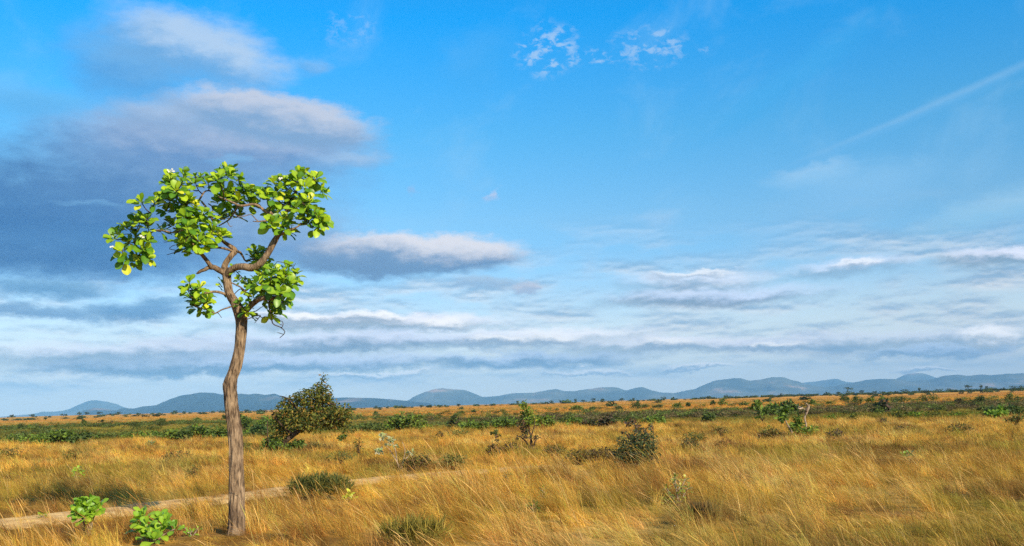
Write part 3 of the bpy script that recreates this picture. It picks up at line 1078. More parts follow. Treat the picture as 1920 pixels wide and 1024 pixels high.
        for q in todo:
            arr = np.array(nodes)
            j = int(np.argmin(np.linalg.norm(arr - q, axis=1) + 0.25 * np.maximum(0, arr[:, 2] - q[2])))
            s = arr[j]
            dist = np.linalg.norm(q - s)
            ax = Vector(q - s).normalized() * 0.3 + Vector(q - cen).normalized() * 0.4 + sun_side * 1.15 + Vector((random.uniform(-.3, .3), 0, random.uniform(0, .5)))
            ax.normalize()
            if dist > 0.03:
                mid = (s + q) / 2 + np.array([random.uniform(-.1, .1), random.uniform(-.1, .1), -0.12]) * dist
                p = add_tube(tw, [s, mid, q], [0.0065 + 0.006 * min(1, dist * 2), 0.0065, 0.005], 5, 0.06)
                nodes.extend([tuple(z) for z in p[2::2]])
            rosette(mb, q, ax, random.choice((8, 8, 9)), random.uniform(0.155, 0.185) * small, pal_tree, spread=(18, 88), wide=0.60)
        lc = mb.build("leaf_cluster", M_LEAF, root, TREE_O)
        lc["label"] = lab
        if tw.n:
            tw.build("twig", M_DARKBARK, lc, TREE_O)
    # small white blossoms
    for (a, b), d in zip(c1((392, 682), (135, 758), (548, 130), (570, 128), (1455, 214)), (-.25, -.2, 0, 0, -.15)):
        fb = MB()
        for _ in range(4):
            c = tp(a + random.uniform(-3, 3), b + random.uniform(-2, 2), d + random.uniform(-.03, .03))
            for k in range(5):
                t = k * 1.2566
                dv = Vector((math.cos(t), -0.5, math.sin(t)))
                broad_leaf(fb, c, dv, (0, -1, 0.4), 0.014, 0.010, (1, 1, 1), 0, 0.1)
        fb.build("blossom", M_FLOWER, root, TREE_O)
    CLEAR.append((TREE_O.x, TREE_O.y, 0.16))
    LOW.extend([(TREE_O.x * 0.96, TREE_O.y - 0.5, 0.9), (TREE_O.x * 0.9, TREE_O.y - 1.3, 1.1), (TREE_O.x * 0.83, TREE_O.y - 2.2, 1.1)])


build_tree()


# ------------------------------------------------------------------ near saplings
def sapling(name, label, cat, px, py, pts, L, n=8, pal=pal_sap, group=None, spread=(15, 85), wide=0.5, stem=0.008, axis=(0.1, -0.35, 1), clear=0.0, foot=None):
    """pts: rosette centres (photo px, py, depth offset); px, py: the foot"""
    g = on_ground(px, py)
    root = empty(name, g)
    tag(root, label, cat, group)
    mb, sm = MB(), MB()
    for (a, b, d) in pts:
        q = at(a, b, g.y + d)
        q.z = max(q.z, g.z + 0.05)
        ax = Vector(axis) + Vector(((q.x - g.x) * 1.2, d * 0.8, 0)) + Vector((random.uniform(-.2, .2), random.uniform(-.2, .2), 0))
        rosette(mb, q, ax, n, L, pal, spread, wide)
        add_tube(sm, [g + Vector((0, 0, -0.04)), (g + q) / 2 + Vector((random.uniform(-.03, .03), 0, 0.02)), q], [stem * 1.4, stem, stem * 0.7], 6, 0.05)
    mb.build("foliage", M_LEAF, root, g)
    sm.build("stem", M_PALEBARK, root, g)
    if clear:
        LOW.append((g.x * 0.95, g.y * 0.95 - 0.1, 0.85))
        CLEAR.append((g.x, g.y - clear * 0.6, clear))
    return root


random.seed(21)
sapling("sapling", "round bright green rosette sapling on a thin stem beside the sandy track", "sapling", 166, 1004,
        [(160, 958, 0), (149, 952, .04), (174, 950, .05), (160, 943, .12), (174, 962, -.05), (146, 963, -.03), (183, 946, .08), (158, 968, -.1), (168, 955, .02), (152, 945, .1), (170, 941, .14), (180, 956, 0)], 0.165, 10, spread=(5, 85), wide=0.56, axis=(-0.05, -0.75, 0.8), clear=0.28)
sapling("sapling", "loose broad leaved sapling at the bottom edge left of the tall tree", "sapling", 284, 1020,
        [(262, 975, 0), (275, 985, -.1), (290, 982, .05), (305, 985, 0), (282, 1002, -.15), (270, 1005, -.1), (298, 1000, -.05), (258, 992, .1), (312, 978, .1), (328, 992, .1), (290, 1012, -.2), (268, 966, .1), (276, 994, 0), (300, 972, .1)], 0.17, 7, spread=(10, 75), wide=0.55, axis=(0.05, -0.6, 0.9), clear=0.3)
sapling("sapling", "low spread of small green leaves just right of the loose sapling", "sapling", 358, 1005,
        [(345, 990, 0), (360, 996, 0), (372, 990, .1), (352, 1002, -.1)], 0.08, 6, clear=0.12)
sapling("sprout", "tiny green sprout at the left end of the sandy track", "sprout", 80, 977, [(80, 969, 0), (85, 965, .03), (76, 967, 0)], 0.09, 5, clear=0.12)
sapling("sprout", "small green plant alone in the dry grass above the rosette sapling", "sprout", 146, 899,
        [(140, 887, 0), (150, 886, .05), (146, 880, .1), (155, 892, -.05), (139, 893, 0)], 0.17, 6, clear=0.35)
sapling("sprout", "small yellow green sprout at the right foot of the dark grassy mound", "sprout", 655, 942,
        [(652, 932, 0), (660, 936, 0), (656, 927, .05), (648, 938, -.05)], 0.14, 5, pal=palette((0.32, 0.40, 0.03), (0.45, 0.45, 0.05)), spread=(5, 60), clear=0.2)
sapling("sprout", "small green sprout low in the grass at the bottom centre", "sprout", 1018, 936,
        [(1014, 926, 0), (1020, 920, .05), (1016, 915, .1), (1022, 930, 0)], 0.09, 6, pal=palette(BRIGHT, GREEN), clear=0.2)
sapling("sprout", "dull green sprout sunk in the grass right of the track's end", "sprout", 952, 905,
        [(948, 897, 0), (955, 892, 0)], 0.12, 6, pal=palette(GREEN, (0.1, 0.16, 0.08)), clear=0.2)
sapling("sprout", "green sprout sunk in the thick grass near the bottom, below the others", "sprout", 1000, 962,
        [(992, 950, 0), (1003, 945, 0), (1008, 952, .1)], 0.09, 6, pal=palette(GREEN, BRIGHT), clear=0.2)
sapling("sprout", "small green sprout alone in the grass below the twisted bare tree", "sprout", 1704, 862,
        [(1697, 855, 0), (1706, 852, 0), (1712, 857, .1)], 0.2, 6, pal=palette(GREEN, BRIGHT), clear=0.35)
sapling("bush", "yellow green leafy bush half sunk in the grass below the dark round bush", "bush", 1272, 948,
        [(1250, 915, 0), (1262, 905, .1), (1275, 912, 0), (1285, 898, .1), (1255, 930, -.1), (1270, 928, -.1), (1283, 925, 0), (1265, 895, .2), (1245, 938, -.1), (1290, 915, .1), (1262, 942, -.2), (1278, 940, -.1)], 0.095, 8,
        pal=palette((0.2, 0.22, 0.03), (0.30, 0.28, 0.04), OLIVE), spread=(15, 95), clear=0.35)

# ------------------------------------------------------------------ mid-field bushes and small trees
random.seed(33)


def big_bush():
    g = on_ground(517, 853)
    mpp = g.y / FPX
    root = empty("leaning_tree", g)
    tag(root, "bushy small tree with a leaning trunk and rusty green foliage behind the tall tree", "tree")

    def q(px, py, d=0.0):
        return np.array([(px - 517) * mpp, d, (853 - py) * mpp])
    tk = MB()
    add_tube(tk, [q(516, 858), q(520, 848), q(527, 838), q(536, 827), q(548, 818), q(557, 812), q(566, 805, .1), (q(578, 790, .15)), q(588, 765, .2), q(597, 735, .2), q(602, 712, .2)],
             [0.13, .115, .105, .10, .09, .08, .07, .06, .045, .03, .015], 12, 0.08, 0.1, 1, 0.15)
    tk.build("trunk", M_DARKBARK, root)
    for pts in ([q(548, 818), q(538, 806, -.2), q(524, 790, -.3), q(513, 770, -.3)], [q(560, 810), q(590, 800, -.3), q(620, 795, -.4), q(645, 790, -.3)],
                [q(560, 810), q(600, 790, .4), q(635, 775, .5)], [q(575, 795, .1), q(560, 770, -.2), q(540, 750, -.2), (q(525, 745, -.1))],
                [q(518, 850), q(510, 840, -.1), q(505, 825, -.2), q(504, 790, -.2)], [q(585, 770, .2), q(610, 760, 0), q(630, 765, -.1)]):
        b = MB()
        add_tube(b, pts, [.05, .035, .025, .012], 7, 0.1)
        b.build("branch", M_DARKBARK, root)
    # crown blobs (photo px)
    raw = [(606, 714, 7, 9), (598, 728, 13, 9), (582, 738, 9, 7), (613, 731, 8, 6), (560, 745, 8, 6), (531, 755, 7, 5), (590, 745, 26, 16), (572, 745, 17, 12), (555, 752, 18, 10), (537, 757, 14, 12), (606, 748, 18, 16), (600, 768, 30, 20),
           (570, 772, 30, 20), (540, 775, 28, 20), (528, 790, 24, 18), (520, 808, 18, 16), (560, 795, 30, 14), (590, 795, 30, 18), (625, 785, 28, 22), (645, 780, 20, 16),
           (648, 800, 13, 15), (622, 800, 20, 12), (642, 817, 6, 8), (575, 802, 16, 9), (545, 805, 22, 12), (530, 822, 16, 10)]
    bl = []
    for a, b, rx, ry in raw:
        c = q(a, b, random.uniform(-.45, .45))
        bl.append((c[0], c[1], c[2], rx * mpp, rx * mpp * 1.1, ry * mpp))
    mb = MB()
    leaf_cards(mb, blob_points(bl, 7000, 0.6), 0.125, palette((0.20, 0.20, 0.035), (0.27, 0.15, 0.03), (0.08, 0.115, 0.025), (0.30, 0.23, 0.05), (0.045, 0.07, 0.02), w=[4, 2, 4, 1, 4]), 0.3, 0.5, 0.4)
    c = mb.build("crown", M_SMALL, root, smooth=False)
    c["label"] = "rusty and olive leaves"
    raw = [(500, 838, 8, 9), (508, 828, 12, 10), (520, 838, 14, 9), (535, 843, 10, 8), (552, 838, 14, 8), (560, 833, 10, 7), (512, 845, 14, 6), (525, 828, 10, 10), (640, 825, 6, 8), (494, 846, 6, 8)]
    bl = []
    for a, b, rx, ry in raw:
        c = q(a, b, random.uniform(-.25, .15))
        bl.append((c[0], c[1], c[2], rx * mpp, rx * mpp, ry * mpp))
    mb = MB()
    leaf_cards(mb, blob_points(bl, 1500, 0.5), 0.13, palette(GREEN, BRIGHT, DARK), 0.4, 0.6)
    c = mb.build("lower_foliage", M_SMALL, root, smooth=False)
    c["label"] = "green shoots around the foot of the trunk"
    CLEAR.append((g.x + 0.2, g.y - 0.3, 0.7))


big_bush()

PB = palette
# dark mound by the track
shrub("mound_shrub", "low dark green wiry mound beside the sandy track, right of the tall tree", "shrub", 600, 938, 118, 25, PB((0.11, 0.13, 0.035), (0.26, 0.22, 0.05), (0.07, 0.09, 0.03)), 2400, 0.16, up=0.1, aspect=0.09, rise=1.3,
      clear=True, lift=0.12, blobs=[(-.38, 0, .25, .12, .12, .3), (-.2, 0, .4, .16, .16, .42), (0, 0, .45, .18, .18, .45), (.18, 0, .4, .18, .16, .42), (.35, .05, .28, .14, .14, .3)], ymul=0.6)
shrub("shrub", "dark round evergreen bush with brown leggy shoots above it, right of centre", "bush", 1192, 880, 92, 62, PB(DARK, (0.07, 0.10, 0.04), (0.06, 0.06, 0.05), (0.12, 0.14, 0.06)), 3000, 0.065,
      clear=True, lift=0.1, blobs=[(-.25, 0, .42, .2, .2, .36), (-.08, -.1, .5, .22, .22, .42), (.12, 0, .6, .22, .22, .42), (.3, .05, .65, .17, .18, .4), (.28, -.1, .3, .2, .2, .3), (.05, -.15, .25, .25, .2, .25), (-.3, 0, .2, .18, .18, .2), (.1, .15, .7, .15, .15, .2)], stems=7)


for lab, px, py, w, h, pl, n in (
        ("grassy olive tussock at the bottom edge right of the tall tree", 778, 1026, 130, 50, PB((0.22, 0.19, 0.035), (0.40, 0.30, 0.06), (0.13, 0.12, 0.03)), 1100),
        ("dark wiry tussock at the bottom edge below the yellow green bush", 1310, 985, 60, 26, PB((0.10, 0.075, 0.035), BROWN, (0.2, 0.15, 0.05)), 900),
        ("purplish wiry tussock in the grass below the russet shrub", 1010, 905, 50, 22, PB(BROWN, (0.2, 0.15, 0.06), PURP), 700)):
    shrub("tussock", lab, "tussock", px, py, w, h, pl, n, 0.22, up=0.1, aspect=0.045, rise=1.6, stems=0,
          blobs=[(-.3, 0, .3, .14, .14, .3), (0, 0, .35, .2, .2, .35), (.28, .05, .3, .15, .14, .3), (.1, -.1, .25, .2, .15, .25)], clear=False, ymul=0.8)


def leggy(name, label, cat, px, py, stems_px, leaves_px, pal, leaf, n, mat=M_DARKBARK, r=0.02, extra=(), group=None, depth=0.25, ll=None, sl=None):
    """a plant of traced bare stems and leaf tufts"""
    g = on_ground(px, py)
    mpp = g.y / FPX
    root = empty(name, g)
    tag(root, label, cat, group)

    def q(a, b, d=0.0):
        return np.array([(a - px) * mpp, d, (py - b) * mpp])
    for st in stems_px:
        b = MB()
        d = random.uniform(-depth, depth)
        m = len(st)
        add_tube(b, [q(a, c, d * i / m) for i, (a, c) in enumerate(st)], [max(r * (1 - 0.75 * i / m), 0.006) for i in range(m)], 7, 0.06, 0.05, 1, 0.1)
        o = b.build("stem", mat, root)
        if sl:
            o["label"] = sl
    for tag_, lp, pl, k in ((ll, leaves_px, pal, n),) + tuple(extra):
        bl = []
        for a, b, rx, ry in lp:
            c = q(a, b, random.uniform(-depth, depth))
            bl.append((c[0], c[1], c[2], rx * mpp, rx * mpp, ry * mpp))
        mb = MB()
        leaf_cards(mb, blob_points(bl, k, 0.4), leaf, pl, 0.4, 0.55)
        o = mb.build("foliage", M_SMALL, root, smooth=False)
        if tag_:
            o["label"] = tag_
    return root


leggy("shrub", "thin brown leggy sapling rising out of the dark round bush", "sapling", 1196, 874,
      [[(1196, 878), (1194, 850), (1190, 825), (1196, 805), (1193, 795)], [(1190, 828), (1180, 818), (1172, 812), (1167, 811)], [(1196, 810), (1206, 808), (1211, 804)], [(1222, 870), (1226, 830), (1227, 802)]],
      [(1184, 797, 6, 5), (1193, 792, 6, 6), (1198, 802, 6, 5), (1200, 812, 5, 5), (1183, 820, 5, 4), (1172, 812, 5, 3), (1208, 808, 4, 3), (1226, 803, 4, 5)],
      PB((0.14, 0.17, 0.04), PURP, BROWN), 0.09, 170, r=0.018)
leggy("young_tree", "slender young tree with bright green top and brownish lower stems in the centre", "tree", 996, 846,
      [[(998, 850), (998, 830), (994, 810), (993, 785), (988, 765), (985, 758)], [(1000, 848), (1003, 830), (1009, 823), (1014, 822)], [(994, 846), (988, 830), (978, 820), (972, 818), (968, 824)], [(996, 845), (996, 825), (1003, 800), (1006, 780)]],
      [(985, 762, 8, 9), (992, 772, 11, 8), (984, 780, 9, 9), (996, 783, 10, 8), (1004, 790, 9, 10), (990, 792, 9, 8)],
      PB(BRIGHT, GREEN, YEL, w=[4, 3, 1]), 0.12, 300, r=0.028,
      extra=(("brownish dry leaves", [(985, 800, 12, 12), (978, 795, 8, 10), (990, 815, 7, 10), (985, 812, 6, 8), (1006, 820, 7, 4), (973, 820, 4, 5), (1000, 842, 5, 4)], PB(PURP, BROWN, DARK), 260),), ll="bright green leafy top", depth=0.35)
leggy("shrub", "wiry russet shrub with half bare twigs left of the slender young tree", "shrub", 944, 856,
      [[(944, 858), (940, 840), (932, 825), (930, 812)], [(948, 856), (956, 838), (966, 830)], [(938, 856), (925, 842), (918, 832)], [(950, 856), (962, 846), (972, 838)]],
      [(942, 845, 18, 9), (928, 835, 8, 6), (958, 838, 14, 7), (920, 842, 10, 7), (935, 822, 6, 6)],
      PB(RUST, BROWN, PURP, OLIVE), 0.10, 380, r=0.014, extra=(("dark green leaves", [(946, 848, 8, 6), (930, 812, 7, 4)], PB(DARK, GREEN), 100),), depth=0.4)
leggy("sapling", "thin pale sapling with whitish leaves and dry stems in front of the scrub belt", "sapling", 750, 884,
      [[(751, 886), (745, 868), (738, 855), (730, 842), (722, 836)], [(751, 884), (757, 862), (760, 845), (755, 830)], [(745, 868), (742, 848), (735, 830), (728, 818)], [(753, 870), (764, 858), (770, 850)]],
      [(711, 846, 9, 5), (722, 818, 8, 5), (733, 826, 7, 7), (731, 835, 6, 4), (770, 852, 7, 5), (745, 838, 5, 4), (718, 820, 5, 3)],
      PB(PALE, (0.30, 0.36, 0.14), (0.5, 0.45, 0.3)), 0.11, 150, mat=M_PALEBARK, r=0.014)
leggy("dead_tree", "twisted bare pale branched small tree with green shoots at its foot on the right", "tree", 1506, 822,
      [[(1510, 826), (1510, 812), (1513, 798), (1511, 785), (1515, 773), (1508, 766), (1500, 763)], [(1515, 773), (1517, 762), (1512, 758)], [(1508, 766), (1502, 768), (1498, 766)],
       [(1490, 822), (1484, 805), (1479, 795), (1476, 786)], [(1513, 780), (1520, 768), (1522, 760)]],
      [(1504, 788, 9, 9), (1500, 800, 16, 10), (1494, 808, 12, 8), (1515, 815, 16, 8), (1528, 818, 10, 8), (1505, 815, 14, 9), (1487, 802, 8, 8), (1524, 806, 8, 6)],
      PB(BRIGHT, GREEN, YEL, w=[3, 3, 1]), 0.15, 800, mat=M_PALEBARK, r=0.04, depth=0.5, ll="green shoots around the foot",
      extra=(("green tuft on the leaning stem", [(1472, 775, 10, 8), (1466, 782, 8, 6), (1478, 768, 7, 6), (1474, 788, 5, 6)], PB(GREEN, DARK, BRIGHT), 260),))
shrub("shrub", "low brown bush with a green tip at the left foot of the twisted bare tree", "bush", 1448, 826, 62, 28, PB(OLIVE, BROWN, (0.2, 0.15, 0.05)), 700, 0.11)
shrub("shrub", "small bright green bush just left of the low brown bush", "bush", 1440, 812, 18, 15, PB(BRIGHT, GREEN), 200, 0.15)
leggy("sapling", "spindly sapling with a hooked green twig between the scrub and the bare tree", "sapling", 1432, 800,
      [[(1432, 802), (1430, 790), (1426, 778), (1420, 768)], [(1430, 790), (1433, 782)]],
      [(1420, 760, 9, 8), (1416, 765, 6, 6), (1430, 775, 4, 5), (1428, 782, 5, 3), (1425, 757, 6, 5)], PB(BRIGHT, GREEN), 0.2, 170, r=0.03)

# low tufts and half-hidden shrubs in the golden field
F1 = "low brownish clumps scattered through the golden field"
lst = [
    ("olive shrub in the grass right behind the tall tree trunk", 455, 862, 44, 36, PB(OLIVE, (0.2, 0.2, 0.05)), 260, .10),
    ("small twiggy shrub with a reddish foot right of the leaning tree", 672, 852, 20, 30, PB(GREEN, RUST, OLIVE), 90, .10),
    ("flat olive shrub below the leaning tree in the dry grass", 640, 872, 60, 14, PB(OLIVE, (0.18, 0.17, 0.05)), 240, .09),
    ("brown green clump right of the pale sapling beside the track", 782, 884, 60, 22, PB(BROWN, OLIVE), 380, .09),
    ("wide olive clump beyond the track between pale sapling and russet shrub", 850, 882, 70, 20, PB(OLIVE, (0.16, 0.15, 0.04)), 380, .09),
    ("broad olive shrub behind the centre of the golden field", 863, 825, 44, 16, PB(OLIVE, (0.2, 0.2, 0.06)), 260, .13),
    ("little dark bush left of the broad olive shrub", 826, 828, 14, 16, PB(BROWN, DARK), 80, .12),
    ("dark brown clump between the young tree and the dark round bush", 1040, 862, 44, 18, PB(BROWN, OLIVE), 240, .09),
    ("brown clump touching the left side of the dark round bush", 1130, 872, 60, 26, PB(BROWN, (0.13, 0.11, 0.05)), 500, .08),
    ("olive clump just above the brown clump left of the dark bush", 1085, 872, 50, 20, PB(OLIVE, BROWN), 300, .08),
    ("low dark clump right of the dark round bush", 1293, 848, 38, 17, PB(BROWN, DARK, OLIVE), 260, .10),
    ("yellow olive clump above the low dark clump", 1302, 832, 46, 14, PB(OLIVE, (0.2, 0.18, 0.05)), 240, .11),
    ("thin clump high in the field between dark bush and bare tree", 1352, 820, 44, 13, PB(OLIVE, BROWN), 200, .12),
    ("reddish brown clump right of the low dark clump", 1360, 848, 40, 12, PB(BROWN, RUST), 200, .09),
    ("flat purple brown clump right of the bare tree", 1568, 826, 34, 10, PB(OLIVE, PURP), 160, .12),
    ("small dark grey clump against the pale field at the right", 1657, 798, 18, 8, PB(PURP, DARK), 80, .14),
    ("yellow green round bush at the near edge of the right scrub", 1605, 792, 26, 13, PB((0.16, 0.2, 0.04), OLIVE), 160, .2),
    ("brown clump far right in the golden field", 1690, 815, 30, 10, PB(BROWN, OLIVE), 120, .12),
    ("wide dull clump near the right edge of the field", 1800, 815, 60, 13, PB(BROWN, OLIVE), 260, .12),
    ("green clump at the right edge of the field", 1905, 798, 36, 14, PB(GREEN, BROWN), 200, .16),
    ("small white flecked shrub left of the tall tree at the field edge", 282, 841, 16, 9, PB(GREEN, PALE), 60, .12),
    ("flat brown green clump left of the tall tree trunk", 330, 868, 60, 14, PB(OLIVE, BROWN), 240, .09),
    ("olive clump in the dry grass at the left edge", 20, 862, 50, 16, PB(OLIVE, BROWN), 200, .1),
    ("yellowish clump in the dry grass left of centre", 140, 866, 50, 12, PB((0.2, 0.18, 0.05), OLIVE), 160, .1),
    ("small dark clump beside the track left of the trunk", 362, 905, 24, 18, PB(BROWN, OLIVE), 160, .07),
]
for lab, px, py, w, h, pl, n, lf in lst:
    shrub("shrub", lab, "shrub", px, py, w, h, pl, int(n * 1.3), lf, group=F1, stems=4, aspect=0.32, lift=0.16, clear=True)

# ------------------------------------------------------------------ shrubs of the scrub belt and the far plain
random.seed(44)
GB = "leafy shrubs along the near edge of the scrub belt"
belt = [
    ("bright green leafy shrub, largest at the left end of the scrub belt", 118, 832, 52, 26, PB(BRIGHT, GREEN, DARK), 620, .26),
    ("dark green shrub right beside the largest bright shrub at the left", 155, 834, 36, 18, PB(DARK, GREEN), 360, .24),
    ("yellow green low shrub left of the largest bright shrub", 72, 836, 30, 14, PB((0.16, 0.24, 0.03), GREEN), 240, .22),
    ("green low shrub nearest the left edge of the photo", 28, 835, 34, 14, PB(GREEN, DARK, BRIGHT), 260, .22),
    ("yellow green shrub in the middle of the left scrub belt", 320, 828, 32, 17, PB((0.16, 0.22, 0.03), GREEN), 260, .22),
    ("dark shrub just right of the yellow green shrub left of the trunk", 345, 828, 30, 18, PB(DARK, GREEN), 280, .22),
    ("tall round green shrub left of the tall tree trunk", 374, 826, 44, 28, PB(GREEN, DARK, BRIGHT), 520, .24),
    ("yellow green shrub touching the left side of the trunk", 412, 824, 30, 22, PB((0.17, 0.22, 0.04), GREEN), 280, .22),
    ("leafy green shrub on the right side of the trunk", 458, 806, 36, 30, PB(GREEN, DARK, BRIGHT), 420, .24),
    ("dark green round shrub between trunk and leaning tree", 484, 820, 28, 24, PB(DARK, (0.04, 0.10, 0.03)), 420, .2),
    ("bright green shrub behind the dark round shrub by the leaning tree", 500, 800, 34, 20, PB(GREEN, BRIGHT), 320, .24),
    ("low olive thicket at the right foot of the leaning tree's crown", 690, 812, 70, 16, PB(GREEN, OLIVE, DARK), 520, .2),
    ("tall loose green thicket between leaning tree and centre", 760, 810, 66, 40, PB(GREEN, BRIGHT, OLIVE), 620, .24),
    ("dark purplish bush right of the tall loose thicket", 852, 806, 24, 26, PB(DARK, PURP, GREEN), 340, .2),
    ("low green bush right of the purplish bush", 880, 808, 34, 16, PB(GREEN, BRIGHT), 240, .22),
    ("yellow green bush at the foot of the centre, below the plain", 905, 810, 26, 18, PB((0.16, 0.22, 0.03), GREEN), 220, .22),
    ("bright green mounded shrub left of the slender young tree", 945, 806, 50, 24, PB(BRIGHT, GREEN, DARK), 520, .22),
    ("green shrub right behind the slender young tree", 1018, 804, 46, 24, PB(GREEN, OLIVE, BRIGHT), 420, .22),
    ("bright low shrub in the belt right of the slender young tree", 1078, 802, 40, 15, PB(BRIGHT, GREEN), 300, .2),
    ("dark purple brown bush in the middle of the belt", 1140, 803, 34, 20, PB((0.05, 0.035, 0.03), PURP, DARK), 420, .18),
    ("low dark shrub left of the dark purple brown bush", 1105, 803, 40, 12, PB(DARK, PURP), 280, .18),
    ("dark green low shrub right of the purple brown bush", 1180, 800, 34, 14, PB(DARK, GREEN), 260, .18),
    ("bright green low shrub above the dark round evergreen bush", 1225, 799, 50, 14, PB(GREEN, BRIGHT), 320, .2),
    ("small green tree shaped shrub standing in the purple scrub", 1330, 795, 26, 18, PB(GREEN, DARK), 220, .2),
    ("dark shrub standing up in the scrub right of the bare tree", 1656, 775, 32, 24, PB((0.05, 0.07, 0.04), DARK, PURP), 420, .3),
    ("wide dark green thicket near the right edge of the scrub belt", 1880, 784, 70, 26, PB(DARK, (0.05, 0.07, 0.03), GREEN), 620, .22),
    ("bright leaved green bush in front of the dark thicket at the right edge", 1872, 786, 38, 15, PB(BRIGHT, (0.2, 0.34, 0.05)), 240, .26),
    ("dark green thicket of young trees above the bare tree's left shoots", 1450, 780, 60, 26, PB(DARK, GREEN, BRIGHT), 420, .26),
    ("green bush directly behind the twisted bare tree", 1480, 778, 40, 30, PB(GREEN, DARK), 420, .28),
]
for lab, px, py, w, h, pl, n, lf in belt:
    shrub("shrub", lab, "shrub", px, py, w, h * 1.05, pl, int(n * 1.1), lf, group=GB, stems=4, aspect=0.6, stem_r=0.03, lift=0.15)

GF = "green shrubs dotted over the far golden plain"
far = [
    ("dark green shrub on the plain near the left edge above the dark scrub line", 40, 806, 18, 13, GREEN, DARK),
    ("bright green shrub beside the dark one near the left edge", 56, 805, 10, 9, BRIGHT, GREEN),
    ("small dark green shrub alone on the plain left of the blue hill", 157, 798, 10, 12, GREEN, DARK),
    ("grey green shrub on the plain below the dark blue hill", 303, 792, 14, 9, OLIVE, GREEN),
    ("green shrub on the plain left of the trunk", 369, 792, 16, 12, GREEN, BRIGHT),
    ("dark shrub on the plain just left of the trunk", 421, 788, 14, 12, DARK, GREEN),
    ("small green shrub on the plain over the pale thicket", 704, 779, 8, 8, GREEN, DARK),
    ("small green shrub on the plain above the tall loose thicket", 866, 777, 9, 6, GREEN, OLIVE),
    ("tiny dark shrub on the plain left of the young tree's top", 888, 775, 7, 6, DARK, GREEN),
    ("bright green low shrub on the plain above and right of the young tree", 1062, 757, 20, 7, BRIGHT, GREEN),
    ("green low bush on the plain under the bright low shrub", 1082, 770, 26, 11, GREEN, BRIGHT),
    ("olive bush on the plain right of the green low bush", 1112, 770, 14, 9, OLIVE, GREEN),
    ("small olive bush on the plain left of the dark round tree", 1160, 768, 14, 7, OLIVE, DARK),
    ("dark green rounded tree on the plain right of centre", 1194, 768, 24, 17, DARK, GREEN),
    ("small olive shrub hugging the right side of the dark rounded tree", 1210, 766, 12, 8, OLIVE, GREEN),
    ("flat dark bush on the plain above the dark round evergreen", 1232, 766, 18, 7, DARK, OLIVE),
    ("green bush on the plain halfway from centre to the right", 1270, 766, 20, 12, GREEN, BRIGHT),
    ("small round green bush on the plain right of that green bush", 1290, 763, 9, 8, GREEN, DARK),
    ("dark narrow tree on the plain left of a wider green one", 1337, 760, 9, 10, DARK, GREEN),
    ("wider green tree on the plain right of the dark narrow one", 1355, 762, 22, 15, GREEN, BRIGHT),
    ("yellow green bush on the plain right of the spindly sapling", 1396, 762, 18, 9, (0.16, 0.2, 0.04), GREEN),
    ("round green tree on the plain, left of the pair right of the bare tree", 1583, 756, 18, 15, GREEN, DARK),
    ("round green tree on the plain, right of the pair right of the bare tree", 1608, 757, 24, 16, GREEN, DARK),
    ("bright small bush on the plain right of the green pair", 1634, 757, 14, 12, BRIGHT, OLIVE),
    ("olive bush on the plain above the dark standing shrub", 1656, 754, 16, 12, OLIVE, BRIGHT),
    ("wide green tree with a dark arm on the plain at the right", 1690, 757, 44, 18, GREEN, DARK),
    ("broad green shrub on the plain right of the wide green tree", 1740, 756, 40, 17, GREEN, OLIVE),
    ("grey brown half bare tree on the plain at the right", 1798, 758, 14, 13, PURP, OLIVE),
    ("dark green tree with a short trunk on the plain at the right", 1839, 757, 22, 18, DARK, GREEN),
    ("loose green tree on the plain at the right edge", 1896, 756, 28, 22, GREEN, OLIVE),
    ("dark olive shrub on the plain over the right thicket", 1842, 772, 20, 10, OLIVE, DARK),
    ("small yellow green bush right of the bare tree's crown", 1554, 760, 14, 8, (0.15, 0.2, 0.04), OLIVE),
    ("green bush above the bare tree's crown", 1523, 760, 16, 10, GREEN, BRIGHT),
]
for lab, px, py, w, h, a, b in far:
    g = on_ground(px, py)
    mpp = g.y / FPX
    shrub("shrub", lab, "shrub", px, py, w, h * 1.2, PB(a, b, tuple(q * 0.5 for q in a)), 190 + w * 6, 2.7 * mpp, group=GF, stems=3, aspect=0.7, low=0.12, stem_r=0.5 * mpp)

